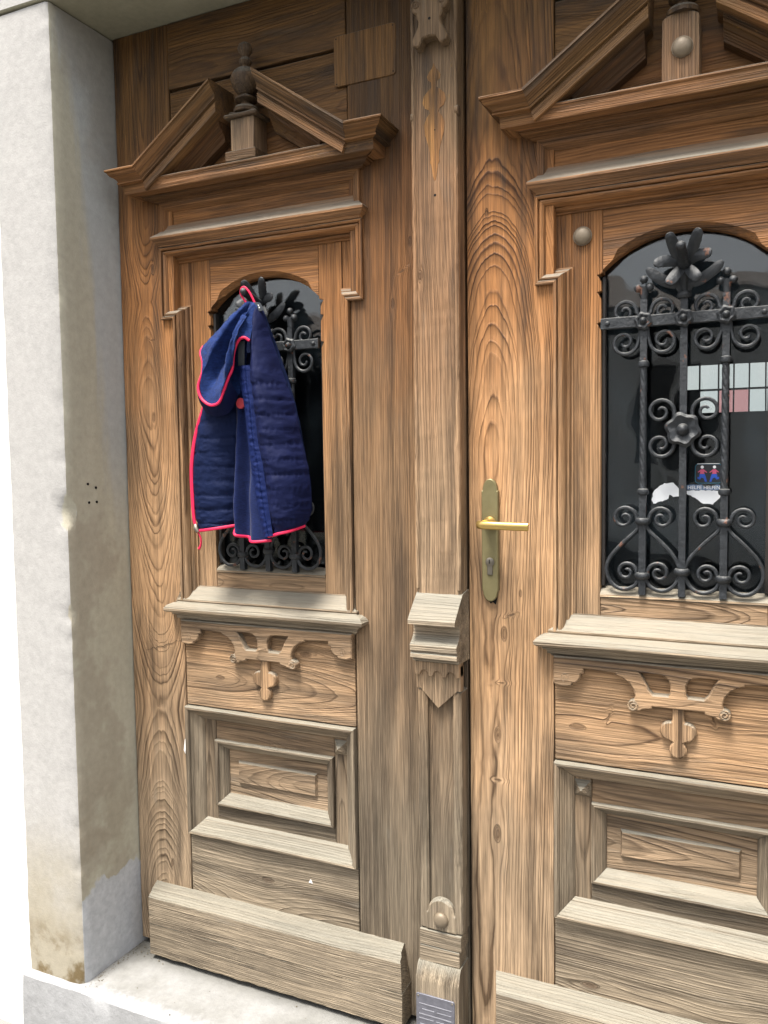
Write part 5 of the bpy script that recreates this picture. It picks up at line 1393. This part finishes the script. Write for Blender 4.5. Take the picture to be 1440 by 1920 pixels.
# hood: gathered at the loop, two soft lobes, open rim hanging down
RIM = [(0.134, -0.070, 1.470), (0.131, -0.078, 1.455), (0.146, -0.090, 1.431), (0.150, -0.099, 1.408), (0.143, -0.105, 1.379), (0.153, -0.109, 1.353), (0.178, -0.112, 1.337), (0.200, -0.111, 1.341), (0.211, -0.109, 1.363), (0.224, -0.107, 1.393), (0.233, -0.105, 1.412),
       (0.235, -0.101, 1.445), (0.244, -0.097, 1.470), (0.256, -0.093, 1.477), (0.267, -0.089, 1.470)]
TOP = [Vector((0.236, -0.054, 1.560)).lerp(Vector((0.266, -0.052, 1.555)), i / 14) for i in range(15)]
rows = []
for t_ in (0.0, 0.12, 0.3, 0.5, 0.7, 0.88, 1.0):
    row = []
    for i in range(15):
        p = TOP[i].lerp(Vector(RIM[i]), t_)
        u = i / 14
        l1 = math.exp(-((u - 0.17) / 0.13) ** 2); l2 = math.exp(-((u - 0.66) / 0.18) ** 2)
        cr = math.exp(-((u - 0.365) / 0.07) ** 2)
        b = math.sin(math.pi * min(t_ * 0.92, 1)) 
        p.y -= b * (0.020 * l1 + 0.034 * l2 - 0.016 * cr)
        p.z += b * 0.006 * l2
        row.append(tuple(p))
    rows.append(row)
patch('hood', rows, 70, 60, lambda u, v, p: 0.0035 * nzs(p, 26, 20, 1.0) * min(1, v * 4) * (1 if v < 0.9 else (1 - v) * 10) - 0.006 * math.exp(-((u - 0.365) / 0.02) ** 2) * math.sin(math.pi * min(1, v)), FLEECE, 0.004)
jput(tube('hood_piping', J, catmull([(x, y - 0.002, z - 0.001) for x, y, z in RIM], 90), lambda t: 0.0032, PINK, n=8, ref=(0, 1, 0)))
# neck band seen below the rim
lo = [(0.134, -0.088, 1.392), (0.127, -0.088, 1.372), (0.131, -0.088, 1.347), (0.148, -0.088, 1.323), (0.176, -0.086, 1.313), (0.204, -0.078, 1.322), (0.222, -0.070, 1.358)]
patch('hood_band', [[(x, y + 0.003, z) for x, y, z in RIM[3:10]], [((a[0] + b[0]) / 2, (a[1] + b[1]) / 2 - 0.004, (a[2] + b[2]) / 2) for a, b in zip(RIM[3:10], lo)], lo], 40, 14, lambda u, v, p: 0.001 * nzs(p, 50, 50), SHELL, 0.003)
# inside of the hood, dark and deep
patch('hood_inside', [[(0.150, -0.066, 1.455), (0.185, -0.070, 1.470), (0.225, -0.070, 1.480), (0.250, -0.074, 1.478)], [(0.146, -0.072, 1.40), (0.180, -0.070, 1.41), (0.214, -0.066, 1.42), (0.240, -0.070, 1.42)], [(0.155, -0.080, 1.345), (0.178, -0.084, 1.338), (0.205, -0.078, 1.342), (0.225, -0.068, 1.362)]], 24, 24, lambda u, v, p: 0.002 * nzs(p, 40, 40), FLEECE, 0.002)
patch('neck_label', [[(0.236, -0.088, 1.470), (0.253, -0.089, 1.470)], [(0.235, -0.088, 1.44), (0.252, -0.089, 1.44)], [(0.234, -0.086, 1.419), (0.250, -0.087, 1.419)]], 6, 10, None, TAGM, 0.001)
# hanging loop over the iron stud, label, badge, zip slider and cord
jput(tube('hanging_loop', J, catmull([(0.2375, -0.052, 1.556), (0.2280, -0.054, 1.568), (0.2235, -0.055, 1.578), (0.2265, -0.056, 1.588), (0.2345, -0.056, 1.590), (0.2430, -0.055, 1.582), (0.2500, -0.053, 1.570), (0.2560, -0.051, 1.556)], 30), 0.0025, PINK, n=8, ref=(0, 1, 0)))
tg_ = jput(plate('size_label', J, [[(0.258, 1.556), (0.2730, 1.553), (0.2840, 1.537), (0.2640, 1.535)]], -0.056, -0.0545, 0.0003, mat=TAGM, amp=0))
for q in ([(0.2675, 1.5500), (0.2705, 1.5490), (0.2700, 1.5465), (0.2680, 1.5470)], [(0.2690, 1.5455), (0.2730, 1.5445), (0.2720, 1.5415), (0.2700, 1.5425)]):
    o = plate('label_mark', tg_, [q], -0.0566, -0.0560, 0.0001, mat=LETTER, amp=0)
jput(lathe('badge', J, (0.2265, -0.0700, 1.3400), (-0.05, -1, 0), [(0.0115, -0.004), (0.0115, 0.0008), (0.0100, 0.0016)], BADGE, 24))
jput(tube('zip_slider', J, [(0.0915, -0.064, 1.0720), (0.0960, -0.068, 1.0640), (0.1010, -0.067, 1.0560)], lambda t: 0.0040 + 0.002 * math.sin(math.pi * t), STEEL, n=8, ref=(0, 1, 0)))
jput(tube('zip_cord', J, catmull([(0.0990, -0.066, 1.0570), (0.1035, -0.065, 1.0490), (0.1065, -0.064, 1.0390), (0.1045, -0.063, 1.0270), (0.0995, -0.063, 1.0175)], 22), lambda t: 0.0020 + 0.0014 * max(0, (t - 0.75) * 4), PINK, n=8, ref=(0, 1, 0)))
